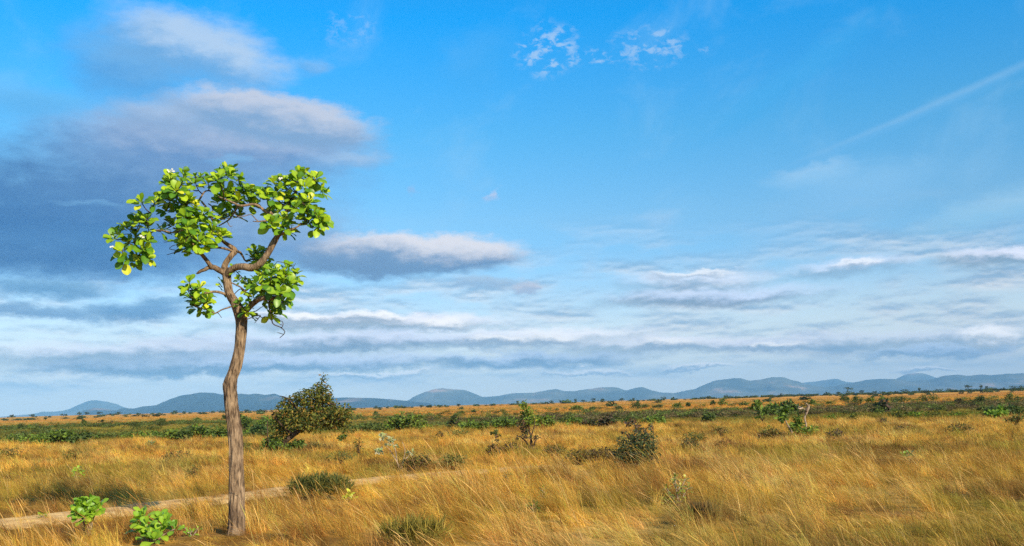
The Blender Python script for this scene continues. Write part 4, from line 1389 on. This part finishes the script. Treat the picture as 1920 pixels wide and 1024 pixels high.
# skyline trees
GS = "tiny dark trees along the far skyline"
for px, dy, w, h in [(22, 0, 6, 2.5), (60, 0, 9, 3), (85, 0, 4, 2), (120, 0, 14, 3), (148, 0, 7, 4), (163, 0, 8, 4), (187, 0, 10, 3.5), (222, 0, 9, 3.5), (328, 0, 6, 3), (345, 0, 5, 2),
                     (462, 0, 6, 3), (705, 0, 5, 3), (790, 0, 5, 3), (860, 0, 5, 3), (971, 0, 5, 4), (1034, 0, 6, 4), (1052, 0, 8, 5), (1079, 0, 6, 7), (1094, 0, 8, 4), (1112, 0, 10, 5), (1130, 0, 5, 3),
                     (1165, 0, 8, 3), (1188, 0, 5, 4), (1245, 0, 10, 4.5), (1262, 0, 6, 3), (1330, 0, 6, 4), (1362, 0, 6, 4), (1465, 0, 6, 3), (1551, 0, 8, 4), (1572, 0, 7, 4), (1616, 0, 8, 6), (1640, 0, 10, 4),
                     (1655, 0, 12, 4), (1695, 0, 14, 6), (1724, 0, 6, 8), (1735, 0, 12, 5), (1760, 0, 14, 4), (1780, 0, 10, 4), (1840, 0, 8, 9), (1850, 0, 6, 8), (1862, 0, 14, 4), (1900, 0, 14, 7), (1915, 0, 10, 5)]:
    g = on_ground(px, 755 - (px - 960) * math.tan(ROLL) + 3.6)
    mpp = g.y / FPX
    nm = [(i * 0.3, 0, .6, .3, .3, .35) for i in (-1, 0, 1)] if w > h * 1.3 else [(0, 0, .75, .4, .4, .25), (0.1, 0, .35, .2, .2, .3)]
    shrub("skyline_tree", "tiny dark tree on the far skyline", "tree", px, 755 - (px - 960) * math.tan(ROLL) + 3.6, w, h + 2.5, PB(DARK, (0.03, 0.05, 0.025)), 60, 2.2 * mpp, group=GS, blobs=nm, stems=1, aspect=0.8, stem_r=0.4 * mpp)
for lab, px, w, h in (("largest dark tree on the far skyline at the right, flat topped above a low thicket", 1592, 22, 15), ("dark dense tree on the far skyline towards the right edge", 1815, 14, 12)):
    yy = 755 - (px - 960) * math.tan(ROLL) + 3.6
    g = on_ground(px, yy)
    mpp = g.y / FPX
    shrub("skyline_tree", lab, "tree", px, yy, w, h, PB(DARK, (0.03, 0.05, 0.025)), 160, 2.2 * mpp, blobs=[(-.1, 0, .8, .3, .3, .18), (.15, 0, .75, .3, .3, .15), (0, 0, .3, .45, .3, .2), (.35, 0, .25, .25, .2, .18)], stems=2, aspect=0.8, stem_r=0.4 * mpp)


# ------------------------------------------------------------------ scrub belt (uncountable low thicket)
def bushlet(n, r, h, leaf):
    mb = MB()
    bl = [(random.uniform(-.5, .5) * r, random.uniform(-.5, .5) * r, h * random.uniform(.25, .6), r * .5, r * .5, h * .4) for _ in range(5)]
    leaf_cards(mb, blob_points(bl, n, 0.5), leaf, lambda: (random.uniform(.6, 1.35),) * 3, 0.4, 0.6)
    return np.concatenate(mb.v), np.array(mb.f), np.concatenate(mb.c)


def build_scrub():
    tm = [bushlet(150, 0.9, 0.62, 0.16) for _ in range(8)]
    X, Y, C, S = [], [], [], []
    tries = 26000
    x = RNG.uniform(-95, 95, tries)
    y = RNG.uniform(46, 175, tries)
    k = np.abs(x) < 0.56 * y + 6
    x, y = x[k], y[k]
    c, belt, far = field_tint(x, y)
    n1 = vnoise(x * 0.5, y, 7, 200, 3)
    left = 1 - sstep(-26, -2, x)
    dark_line = np.exp(-((y - (118 + (vnoise(x, 0 * x, 40, 3, 2) - .5) * 26)) / 7.0) ** 2) * left
    purple = sstep(-24, 6, x) * sstep(70, 82, y) * (1 - far)
    front = np.exp(-((y - 62) / 7.0) ** 2) * sstep(0.4, 0.55, n1) * belt
    right = sstep(6, 22, x)
    p = np.clip(0.10 * belt * sstep(.5, .6, n1) + 0.8 * dark_line + 0.5 * purple * sstep(.35, .55, n1) + 0.55 * front * (1 - right * 0.6) + 0.03 * far, 0, 1)
    k = RNG.uniform(0, 1, len(x)) < p
    x, y, purple, front, far, n1 = x[k], y[k], purple[k], front[k], far[k], n1[k]
    n = len(x)
    g = np.array([0.10, 0.125, 0.035])
    c = g[None, :] * RNG.uniform(0.6, 1.6, n)[:, None]
    pu = (purple > 0.4)
    c[pu] = np.array([0.15, 0.115, 0.055]) * RNG.uniform(0.6, 1.4, pu.sum())[:, None]
    ol = RNG.uniform(0, 1, n) < 0.35
    c[ol] = np.array([0.11, 0.14, 0.035]) * RNG.uniform(.6, 1.5, ol.sum())[:, None]
    br = (RNG.uniform(0, 1, n) < 0.3) & (front > 0.2)
    c[br] = np.array([0.13, 0.21, 0.03])
    s = RNG.uniform(0.5, 1.2, n) * np.where(pu, 0.75, 0.85)
    scl = np.stack([s * RNG.uniform(1, 1.8, n), s, s * RNG.uniform(.6, 1.1, n)], 1)
    rot = np.stack([np.zeros(n), np.zeros(n), RNG.uniform(0, 6.28, n)], 1)
    o = instancer("scrub", tm, np.stack([x, y, height(x, y)], 1), rot, scl, c, M_SCRUB)
    tag(o, kind="stuff")
    # thin scatter of low scrub along the skyline
    tm = [bushlet(60, 1.3, 0.8, 0.5) for _ in range(5)]
    x = RNG.uniform(-500, 500, 9000)
    y = RNG.uniform(180, 900, 9000)
    k = (np.abs(x) < 0.57 * y) & (RNG.uniform(0, 1, 9000) < 0.04 + 0.4 * sstep(80, 300, x) * sstep(300, 480, y) + 0.04 * sstep(430, 520, y))
    k &= vnoise(x * 0.4, y, 40, 222, 2) > 0.42
    x, y = x[k], y[k]
    n = len(x)
    s = RNG.uniform(0.6, 1.5, n) * (0.8 + y / 900)
    scl = np.stack([s * 1.4, s, s], 1)
    c = np.array([0.055, 0.08, 0.03])[None, :] * RNG.uniform(0.6, 1.6, n)[:, None]
    o = instancer("scrub", tm, np.stack([x, y, height(x, y)], 1), scl * 0 + np.array([0, 0, 1]) * RNG.uniform(0, 6, n)[:, None], scl, c, M_SCRUB)
    tag(o, kind="stuff")


build_scrub()
build_grass()

# ------------------------------------------------------------------ light
SUN_EL, SUN_AZ = R(28), math.atan2(0.60, -0.80)      # azimuth from +y towards +x
sd = Vector((math.sin(SUN_AZ) * math.cos(SUN_EL), math.cos(SUN_AZ) * math.cos(SUN_EL), math.sin(SUN_EL)))
ld = bpy.data.lights.new("sun", 'SUN')
ld.energy = 5.0
ld.angle = R(0.5)
ld.color = (1.0, 0.86, 0.62)
lo = bpy.data.objects.new("sun", ld)
lo.rotation_euler = sd.to_track_quat('Z', 'Y').to_euler()
lo.location = (20, -20, 30)
COL.objects.link(lo)

# ------------------------------------------------------------------ sky with clouds, laid out by compass direction and elevation
K = FPX


def ae(px, py):
    d = ray(px, py).normalized()
    return math.atan2(d.x, d.y) * K, math.asin(d.z) * K


def build_sky():
    w = bpy.data.worlds.new("World")
    scn.world = w
    w.use_nodes = True
    N, L = w.node_tree.nodes, w.node_tree.links
    N.clear()

    def math_(op, a, b=None, c=None, clamp=False):
        n = N.new("ShaderNodeMath")
        n.operation = op
        n.use_clamp = clamp
        for i, v in enumerate((a, b, c)):
            if v is None:
                continue
            if isinstance(v, (int, float)):
                n.inputs[i].default_value = v
            else:
                L.new(v, n.inputs[i])
        return n.outputs[0]

    def ss(v, lo, hi):
        n = N.new("ShaderNodeMapRange")
        n.interpolation_type = 'SMOOTHSTEP'
        for i, x in ((0, v), (1, lo), (2, hi)):
            if isinstance(x, (int, float)):
                n.inputs[i].default_value = x
            else:
                L.new(x, n.inputs[i])
        return n.outputs[0]

    def vec(x, y, z=0.0):
        n = N.new("ShaderNodeCombineXYZ")
        for i, v in enumerate((x, y, z)):
            if isinstance(v, (int, float)):
                n.inputs[i].default_value = v
            else:
                L.new(v, n.inputs[i])
        return n.outputs[0]

    def noise(v, scale, detail=5, rough=0.55, dist=0.0):
        n = N.new("ShaderNodeTexNoise")
        n.inputs["Scale"].default_value = scale
        n.inputs["Detail"].default_value = detail
        n.inputs["Roughness"].default_value = rough
        n.inputs["Distortion"].default_value = dist
        L.new(v, n.inputs["Vector"])
        return n

    def mixrgb(f, a, b):
        n = N.new("ShaderNodeMix")
        n.data_type = 'RGBA'
        for i, v in ((0, f), (6, a), (7, b)):
            if isinstance(v, (int, float)):
                n.inputs[i].default_value = v
            elif isinstance(v, tuple):
                n.inputs[i].default_value = (*v, 1)
            else:
                L.new(v, n.inputs[i])
        return n.outputs[2]

    def lin(r, g, b):
        return tuple(10.0 * (((c / 255) / 12.92) if c / 255 <= 0.04045 else (((c / 255) + 0.055) / 1.055) ** 2.4) for c in (r, g, b))

    tc = N.new("ShaderNodeTexCoord")
    sx = N.new("ShaderNodeSeparateXYZ")
    L.new(tc.outputs["Generated"], sx.inputs[0])
    A = math_('MULTIPLY', math_('ARCTAN2', sx.outputs[0], sx.outputs[1]), K)
    E = math_('MULTIPLY', math_('ARCSINE', sx.outputs[2]), K)
    sky = N.new("ShaderNodeTexSky")
    sky.sky_type = 'NISHITA'
    sky.sun_disc = False
    sky.sun_elevation = SUN_EL
    sky.sun_rotation = SUN_AZ
    sky.air_density = 1.2
    sky.dust_density = 0.3
    sky.ozone_density = 2.5
    # the deep polarised blue of the photo: the sky texture graded by elevation
    gr = N.new("ShaderNodeValToRGB")
    L.new(math_('DIVIDE', E, 1.5708 * K), gr.inputs[0])
    stops = [(0.0, (1.3, 1.5, 2.1)), (.02, (1.05, 1.3, 1.9)), (.07, (.66, 1.12, 1.6)), (.116, (.72, 1.2, 1.5)), (.173, (.39, 1.29, 1.71)), (.245, (.0, 1.35, 2.2)), (.30, (.1, 1.3, 2.1)), (.40, (.8, 1.0, 1.2))]
    el = gr.color_ramp.elements
    while len(el) < len(stops):
        el.new(0.5)
    for e, (p, c) in zip(el, stops):
        e.position = p
        e.color = tuple(x / 2.5 for x in c) + (1,)
    vm = N.new("ShaderNodeVectorMath")
    vm.operation = 'MULTIPLY'
    L.new(sky.outputs[0], vm.inputs[0])
    L.new(gr.outputs[0], vm.inputs[1])
    vs = N.new("ShaderNodeVectorMath")
    vs.operation = 'SCALE'
    vs.inputs[3].default_value = 2.5
    L.new(vm.outputs[0], vs.inputs[0])
    col = vs.outputs[0]
    # warped coordinates
    base = vec(A, math_('MULTIPLY', E, 2.2))
    wn = noise(base, 0.0045, 6, 0.6)
    wn2 = noise(base, 0.02, 8, 0.66)
    s1 = N.new("ShaderNodeSeparateColor")
    L.new(wn.outputs["Color"], s1.inputs[0])
    s2 = N.new("ShaderNodeSeparateColor")
    L.new(wn2.outputs["Color"], s2.inputs[0])
    Aw = math_('ADD', math_('MULTIPLY_ADD', s1.outputs[0], 120, -60), math_('ADD', A, math_('MULTIPLY_ADD', s2.outputs[0], 70, -35)))
    Ew = math_('ADD', math_('MULTIPLY_ADD', s1.outputs[1], 56, -28), math_('ADD', E, math_('MULTIPLY_ADD', s2.outputs[1], 34, -17)))
    fine = s2.outputs[2]
    mid = s1.outputs[2]

    # thin high veil
    vn = noise(vec(math_('MULTIPLY_ADD', E, -1.1, A), math_('MULTIPLY_ADD', A, 0.45, math_('MULTIPLY', E, 1.0))), 0.004, 6, 0.6, 0.4)
    veil = math_('MULTIPLY', ss(vn.outputs[0], 0.50, 0.72), VEIL)
    col = mixrgb(veil, col, lin(165, 212, 245))
    # pale band near the horizon
    col = mixrgb(math_('MULTIPLY', ss(E, 300, 10), 0.8), col, lin(268, 264, 248))

    def blob(col, px, py, rx, ry, lit, dark, alpha=1.0, soft=0.5, bias=0.0, tilt=0.0, fuzz=0.35, split=(-0.5, 0.6), rightlit=0.25, raw=False):
        a, e = ae(px, py)
        da = math_('SUBTRACT', A if raw else Aw, a)
        de = math_('SUBTRACT', E if raw else Ew, e)
        if tilt:
            ca, sa = math.cos(tilt), math.sin(tilt)
            da, de = math_('ADD', math_('MULTIPLY', da, ca), math_('MULTIPLY', de, sa)), math_('SUBTRACT', math_('MULTIPLY', de, ca), math_('MULTIPLY', da, sa))
        u = math_('DIVIDE', da, rx)
        v = math_('DIVIDE', de, ry)
        d = math_('SQRT', math_('ADD', math_('POWER', math_('ABSOLUTE', u), 2.6), math_('POWER', math_('ABSOLUTE', v), 2.2)))
        d = math_('ADD', d, math_('MULTIPLY_ADD', fine, fuzz, -fuzz / 2))
        m = math_('MULTIPLY', ss(d, 1 + soft * 0.4, 1 - soft * 0.9), alpha)
        t = math_('ADD', math_('MULTIPLY_ADD', u, rightlit, v), math_('ADD', math_('MULTIPLY_ADD', mid, 0.9, -0.45 + bias), math_('MULTIPLY_ADD', fine, 1.2, -0.6)))
        t = math_('MULTIPLY_ADD', col, 1e-7, t)      # keeps the shader's evaluation sequential (Cycles' stack is small)
        c = mixrgb(ss(t, *split), lin(*dark), lin(*lit))
        return mixrgb(m, col, c)

    # mottled layer cloud low over the hills, drawn on a flat cloud deck
    Ed = math_('MULTIPLY', E, 4.2)
    P = vec(A, Ed)
    P2 = vec(A, math_('ADD', Ed, 26))
    dn = noise(P, 0.0042, 10, 0.58, 0.1)
    dn2 = noise(P2, 0.0042, 10, 0.58, 0.1)
    cover = math_('MULTIPLY', ss(E, 20, 60), ss(math_('ADD', E, math_('MULTIPLY', mid, 120)), 420, 250))
    shade = ss(math_('SUBTRACT', dn2.outputs[0], dn.outputs[0]), -0.08, 0.10)
    deckc = mixrgb(shade, lin(138, 170, 202), lin(258, 253, 248))
    decka = math_('MULTIPLY', math_('MULTIPLY', ss(dn.outputs[0], 0.40, 0.62), cover), 0.7)
    col = mixrgb(decka, col, deckc)

    for b in BLOBS:
        col = blob(col, *b[0], **b[1])

    # small high puffs
    pn = noise(vec(A, math_('MULTIPLY', E, 1.5)), 0.035, 6, 0.65, 0.3)
    for (px, py, rx, ry, al) in ((1030, 100, 62, 52, 0.62), (1120, 112, 50, 14, 0.5), (1215, 90, 75, 38, 0.5), (1320, 95, 18, 8, 0.4), (650, 55, 60, 30, .25)):
        a, e = ae(px, py)
        d = math_('SQRT', math_('ADD', math_('POWER', math_('DIVIDE', math_('SUBTRACT', Aw, a), rx), 2), math_('POWER', math_('DIVIDE', math_('SUBTRACT', Ew, e), ry), 2)))
        m = math_('MULTIPLY', math_('MULTIPLY', ss(d, 1.25, 0.45), ss(pn.outputs[0], 0.46, 0.62)), al)
        col = mixrgb(m, col, lin(190, 216, 245))

    bg = N.new("ShaderNodeBackground")
    bg.inputs["Strength"].default_value = 0.0732
    L.new(col, bg.inputs[0])
    out = N.new("ShaderNodeOutputWorld")
    L.new(bg.outputs[0], out.inputs[0])
    w.cycles.sampling_method = 'MANUAL'
    w.cycles.sample_map_resolution = 512


VEIL = 0.2
D = dict
BLOBS = [
    # big dark bank on the left
    ((60, 395, 430, 125), D(lit=(92, 148, 200), dark=(44, 104, 168), alpha=0.95, soft=0.7, fuzz=0.6, split=(-0.2, 1.1))),
    ((350, 315, 300, 110), D(lit=(142, 170, 208), dark=(88, 132, 186), alpha=0.85, soft=1.0)),
    ((470, 430, 200, 75), D(lit=(152, 180, 216), dark=(116, 152, 198), alpha=0.8, soft=0.9)),
    ((40, 470, 330, 45), D(lit=(70, 128, 186), dark=(52, 110, 170), alpha=0.85, soft=0.8)),
    ((400, 275, 280, 52), D(lit=(170, 186, 216), dark=(104, 146, 198), alpha=0.85, soft=0.8, fuzz=0.5)),
    ((575, 458, 95, 42), D(lit=(140, 172, 212), dark=(108, 150, 200), alpha=0.75, soft=0.9)),
    # upper left
    ((235, 125, 110, 65), D(lit=(120, 178, 228), dark=(92, 158, 218), alpha=0.8, soft=1.0)),
    ((370, 95, 170, 62), D(lit=(190, 214, 240), dark=(112, 172, 226), alpha=0.88, soft=0.65, fuzz=0.5, tilt=-0.2, split=(-0.6, 0.4))),
    ((585, 122, 32, 14), D(lit=(150, 195, 240), dark=(120, 180, 235), alpha=0.6, soft=1.0)),
    ((510, 222, 205, 46), D(lit=(202, 210, 228), dark=(130, 168, 210), alpha=0.97, soft=0.45, fuzz=0.55, tilt=-0.10, split=(-0.5, 0.7))),
    ((295, 225, 85, 34), D(lit=(180, 198, 225), dark=(140, 172, 212), alpha=0.8, soft=1.0)),
    ((655, 298, 62, 17), D(lit=(172, 200, 232), dark=(140, 185, 230), alpha=0.7, soft=0.9)),
    ((925, 371, 14, 10), D(lit=(205, 212, 238), dark=(170, 200, 240), alpha=0.7, soft=0.9)),
    ((780, 352, 10, 10), D(lit=(160, 195, 240), dark=(150, 190, 235), alpha=0.5, soft=0.9)),
    ((1240, 405, 50, 15), D(lit=(180, 215, 245), dark=(160, 205, 245), alpha=0.4, soft=1.0)),
    ((430, 302, 45, 9), D(lit=(135, 192, 238), dark=(120, 180, 230), alpha=0.6, soft=1.0)),
    ((165, 382, 60, 6), D(lit=(125, 180, 225), dark=(110, 168, 215), alpha=0.5, soft=1.0)),
    ((60, 195, 95, 34), D(lit=(105, 188, 245), dark=(95, 180, 240), alpha=0.8, soft=1.0)),
    # the long lens cloud right of the tree
    ((768, 476, 225, 45), D(lit=(236, 234, 240), dark=(108, 146, 188), alpha=0.97, soft=0.35, split=(-0.45, 0.75), rightlit=0.45)),
    ((650, 492, 110, 20), D(lit=(120, 155, 195), dark=(105, 142, 184), alpha=0.7, soft=0.9)),
    ((900, 535, 75, 15), D(lit=(175, 200, 225), dark=(150, 182, 215), alpha=0.8, soft=0.8)),
    ((985, 541, 30, 13), D(lit=(205, 210, 225), dark=(165, 185, 215), alpha=0.85, soft=0.7)),
    # left streaks
    ((95, 540, 105, 18), D(lit=(120, 170, 210), dark=(92, 148, 195), alpha=0.9, soft=0.8)),
    ((45, 582, 140, 14), D(lit=(125, 168, 208), dark=(105, 150, 195), alpha=0.9, soft=0.8)),
    ((265, 582, 105, 22), D(lit=(105, 158, 205), dark=(82, 138, 188), alpha=0.9, soft=0.8)),
    ((320, 560, 60, 10), D(lit=(125, 172, 212), dark=(100, 155, 200), alpha=0.8, soft=0.8)),
    # low bands
    ((690, 607, 290, 20), D(lit=(279, 272, 277), dark=(152, 168, 184), alpha=0.9, soft=0.9)),
    ((1000, 635, 230, 22), D(lit=(283, 277, 279), dark=(148, 163, 179), alpha=0.9, soft=0.9)),
    ((620, 645, 330, 22), D(lit=(243, 247, 265), dark=(109, 134, 163), alpha=0.9, soft=0.8)),
    ((460, 682, 420, 17), D(lit=(221, 232, 254), dark=(96, 127, 159), alpha=0.95, soft=0.6)),
    ((200, 660, 260, 22), D(lit=(260, 259, 270), dark=(125, 150, 175), alpha=0.8, soft=0.9)),
    ((1000, 676, 250, 13), D(lit=(209, 225, 251), dark=(98, 130, 163), alpha=0.9, soft=0.8)),
    ((1290, 648, 260, 18), D(lit=(268, 263, 270), dark=(134, 154, 175), alpha=0.8, soft=0.9)),
    # right side heaps
    ((1300, 525, 150, 20), D(lit=(260, 262, 277), dark=(139, 161, 184), alpha=0.6, soft=1.0)),
    ((1330, 556, 220, 20), D(lit=(232, 245, 270), dark=(123, 150, 177), alpha=0.85, soft=0.8)),
    ((1590, 505, 120, 16), D(lit=(260, 262, 279), dark=(130, 161, 188), alpha=0.6, soft=0.9)),
    ((1880, 482, 100, 20), D(lit=(260, 261, 277), dark=(125, 159, 186), alpha=0.85, soft=0.8)),
    ((1700, 640, 230, 20), D(lit=(252, 254, 265), dark=(125, 150, 175), alpha=0.7, soft=0.9)),
    ((1740, 660, 130, 10), D(lit=(209, 228, 256), dark=(105, 139, 175), alpha=0.8, soft=0.8)),
    ((1862, 634, 44, 18), D(lit=(291, 286, 281), dark=(161, 175, 184), alpha=0.95, soft=0.6, split=(-1.1, 0.2))),
    # sunlit heaps in the low cloud
    ((560, 600, 60, 13), D(lit=(288, 281, 274), dark=(163, 177, 194), alpha=0.85, soft=0.7, fuzz=0.8)),
    ((690, 598, 75, 12), D(lit=(288, 281, 274), dark=(163, 177, 194), alpha=0.85, soft=0.7, fuzz=0.8)),
    ((820, 612, 60, 14), D(lit=(288, 281, 274), dark=(163, 177, 194), alpha=0.85, soft=0.7, fuzz=0.8)),
    ((930, 642, 75, 12), D(lit=(288, 281, 274), dark=(163, 177, 194), alpha=0.85, soft=0.7, fuzz=0.8)),
    ((1045, 640, 60, 13), D(lit=(288, 281, 274), dark=(163, 177, 194), alpha=0.85, soft=0.7, fuzz=0.8)),
    ((1270, 512, 45, 9), D(lit=(288, 281, 274), dark=(163, 177, 194), alpha=0.5, soft=0.7, fuzz=0.8)),
    ((1330, 508, 40, 8), D(lit=(288, 281, 274), dark=(163, 177, 194), alpha=0.5, soft=0.7, fuzz=0.8)),
    ((1250, 650, 60, 11), D(lit=(288, 281, 274), dark=(163, 177, 194), alpha=0.85, soft=0.7, fuzz=0.8)),
    ((1450, 648, 60, 9), D(lit=(288, 281, 274), dark=(163, 177, 194), alpha=0.85, soft=0.7, fuzz=0.8)),
    ((1610, 500, 50, 8), D(lit=(288, 281, 274), dark=(163, 177, 194), alpha=0.5, soft=0.7, fuzz=0.8)),
    ((1740, 690, 60, 6), D(lit=(288, 281, 274), dark=(163, 177, 194), alpha=0.85, soft=0.7, fuzz=0.8)),
    ((1300, 690, 70, 6), D(lit=(288, 281, 274), dark=(163, 177, 194), alpha=0.85, soft=0.7, fuzz=0.8)),
    ((1100, 695, 90, 6), D(lit=(288, 281, 274), dark=(163, 177, 194), alpha=0.85, soft=0.7, fuzz=0.8)),
    ((700, 700, 120, 6), D(lit=(288, 281, 274), dark=(163, 177, 194), alpha=0.85, soft=0.7, fuzz=0.8)),
    # high streaks on the right
    ((1740, 205, 270, 10), D(lit=(150, 200, 240), dark=(110, 185, 240), alpha=0.45, soft=1.0, tilt=0.30, raw=True, fuzz=0.7)),
    ((1510, 322, 75, 18), D(lit=(170, 212, 245), dark=(150, 205, 245), alpha=0.7, soft=1.0, tilt=0.1)),
    ((1600, 345, 150, 45), D(lit=(150, 205, 245), dark=(140, 200, 245), alpha=0.55, soft=1.0)),
    ((1860, 395, 150, 28), D(lit=(168, 214, 242), dark=(150, 208, 242), alpha=0.6, soft=1.0, tilt=0.2)),
    ((900, 110, 80, 50), D(lit=(90, 180, 245), dark=(70, 175, 245), alpha=0.4, soft=1.0, tilt=0.5)),
    ((1480, 150, 200, 28), D(lit=(70, 180, 245), dark=(60, 175, 242), alpha=0.35, soft=1.0, tilt=0.5)),
]
build_sky()


# ------------------------------------------------------------------ air
def build_haze():
    m = bpy.data.materials.new("haze_air")
    t, N, L = nt(m)
    out = N.new("ShaderNodeOutputMaterial")
    v = N.new("ShaderNodeVolumePrincipled")
    v.inputs["Color"].default_value = (0.27, 0.60, 1.0, 1)
    v.inputs["Density"].default_value = HAZE
    v.inputs["Anisotropy"].default_value = -0.2
    L.new(v.outputs[0], out.inputs["Volume"])
    x, y0, y1, z0, z1 = 30000, -600, 16500, -28, 470
    V = [(a, b, c) for a in (-x, x) for b in (y0, y1) for c in (z0, z1)]
    F = [(0, 1, 3, 2), (4, 6, 7, 5), (0, 4, 5, 1), (2, 3, 7, 6), (0, 2, 6, 4), (1, 5, 7, 3)]
    mb = MB()
    mb.add(V, F)
    o = mb.build("haze", m, smooth=False)
    tag(o, kind="stuff")


HAZE = 8e-5
build_haze()

scn.view_settings.view_transform = 'Standard'
scn.view_settings.look = 'None'
scn.view_settings.exposure = 0.45
scn.view_settings.gamma = 1.0
scn.view_settings.use_curve_mapping = False
scn.cycles.max_bounces = 6
scn.cycles.diffuse_bounces = 3
scn.cycles.transmission_bounces = 4
scn.cycles.volume_bounces = 0
scn.cycles.use_denoising = False      # the smoothing would smear the grass
scn.cycles.use_adaptive_sampling = True
scn.cycles.adaptive_threshold = 0.005
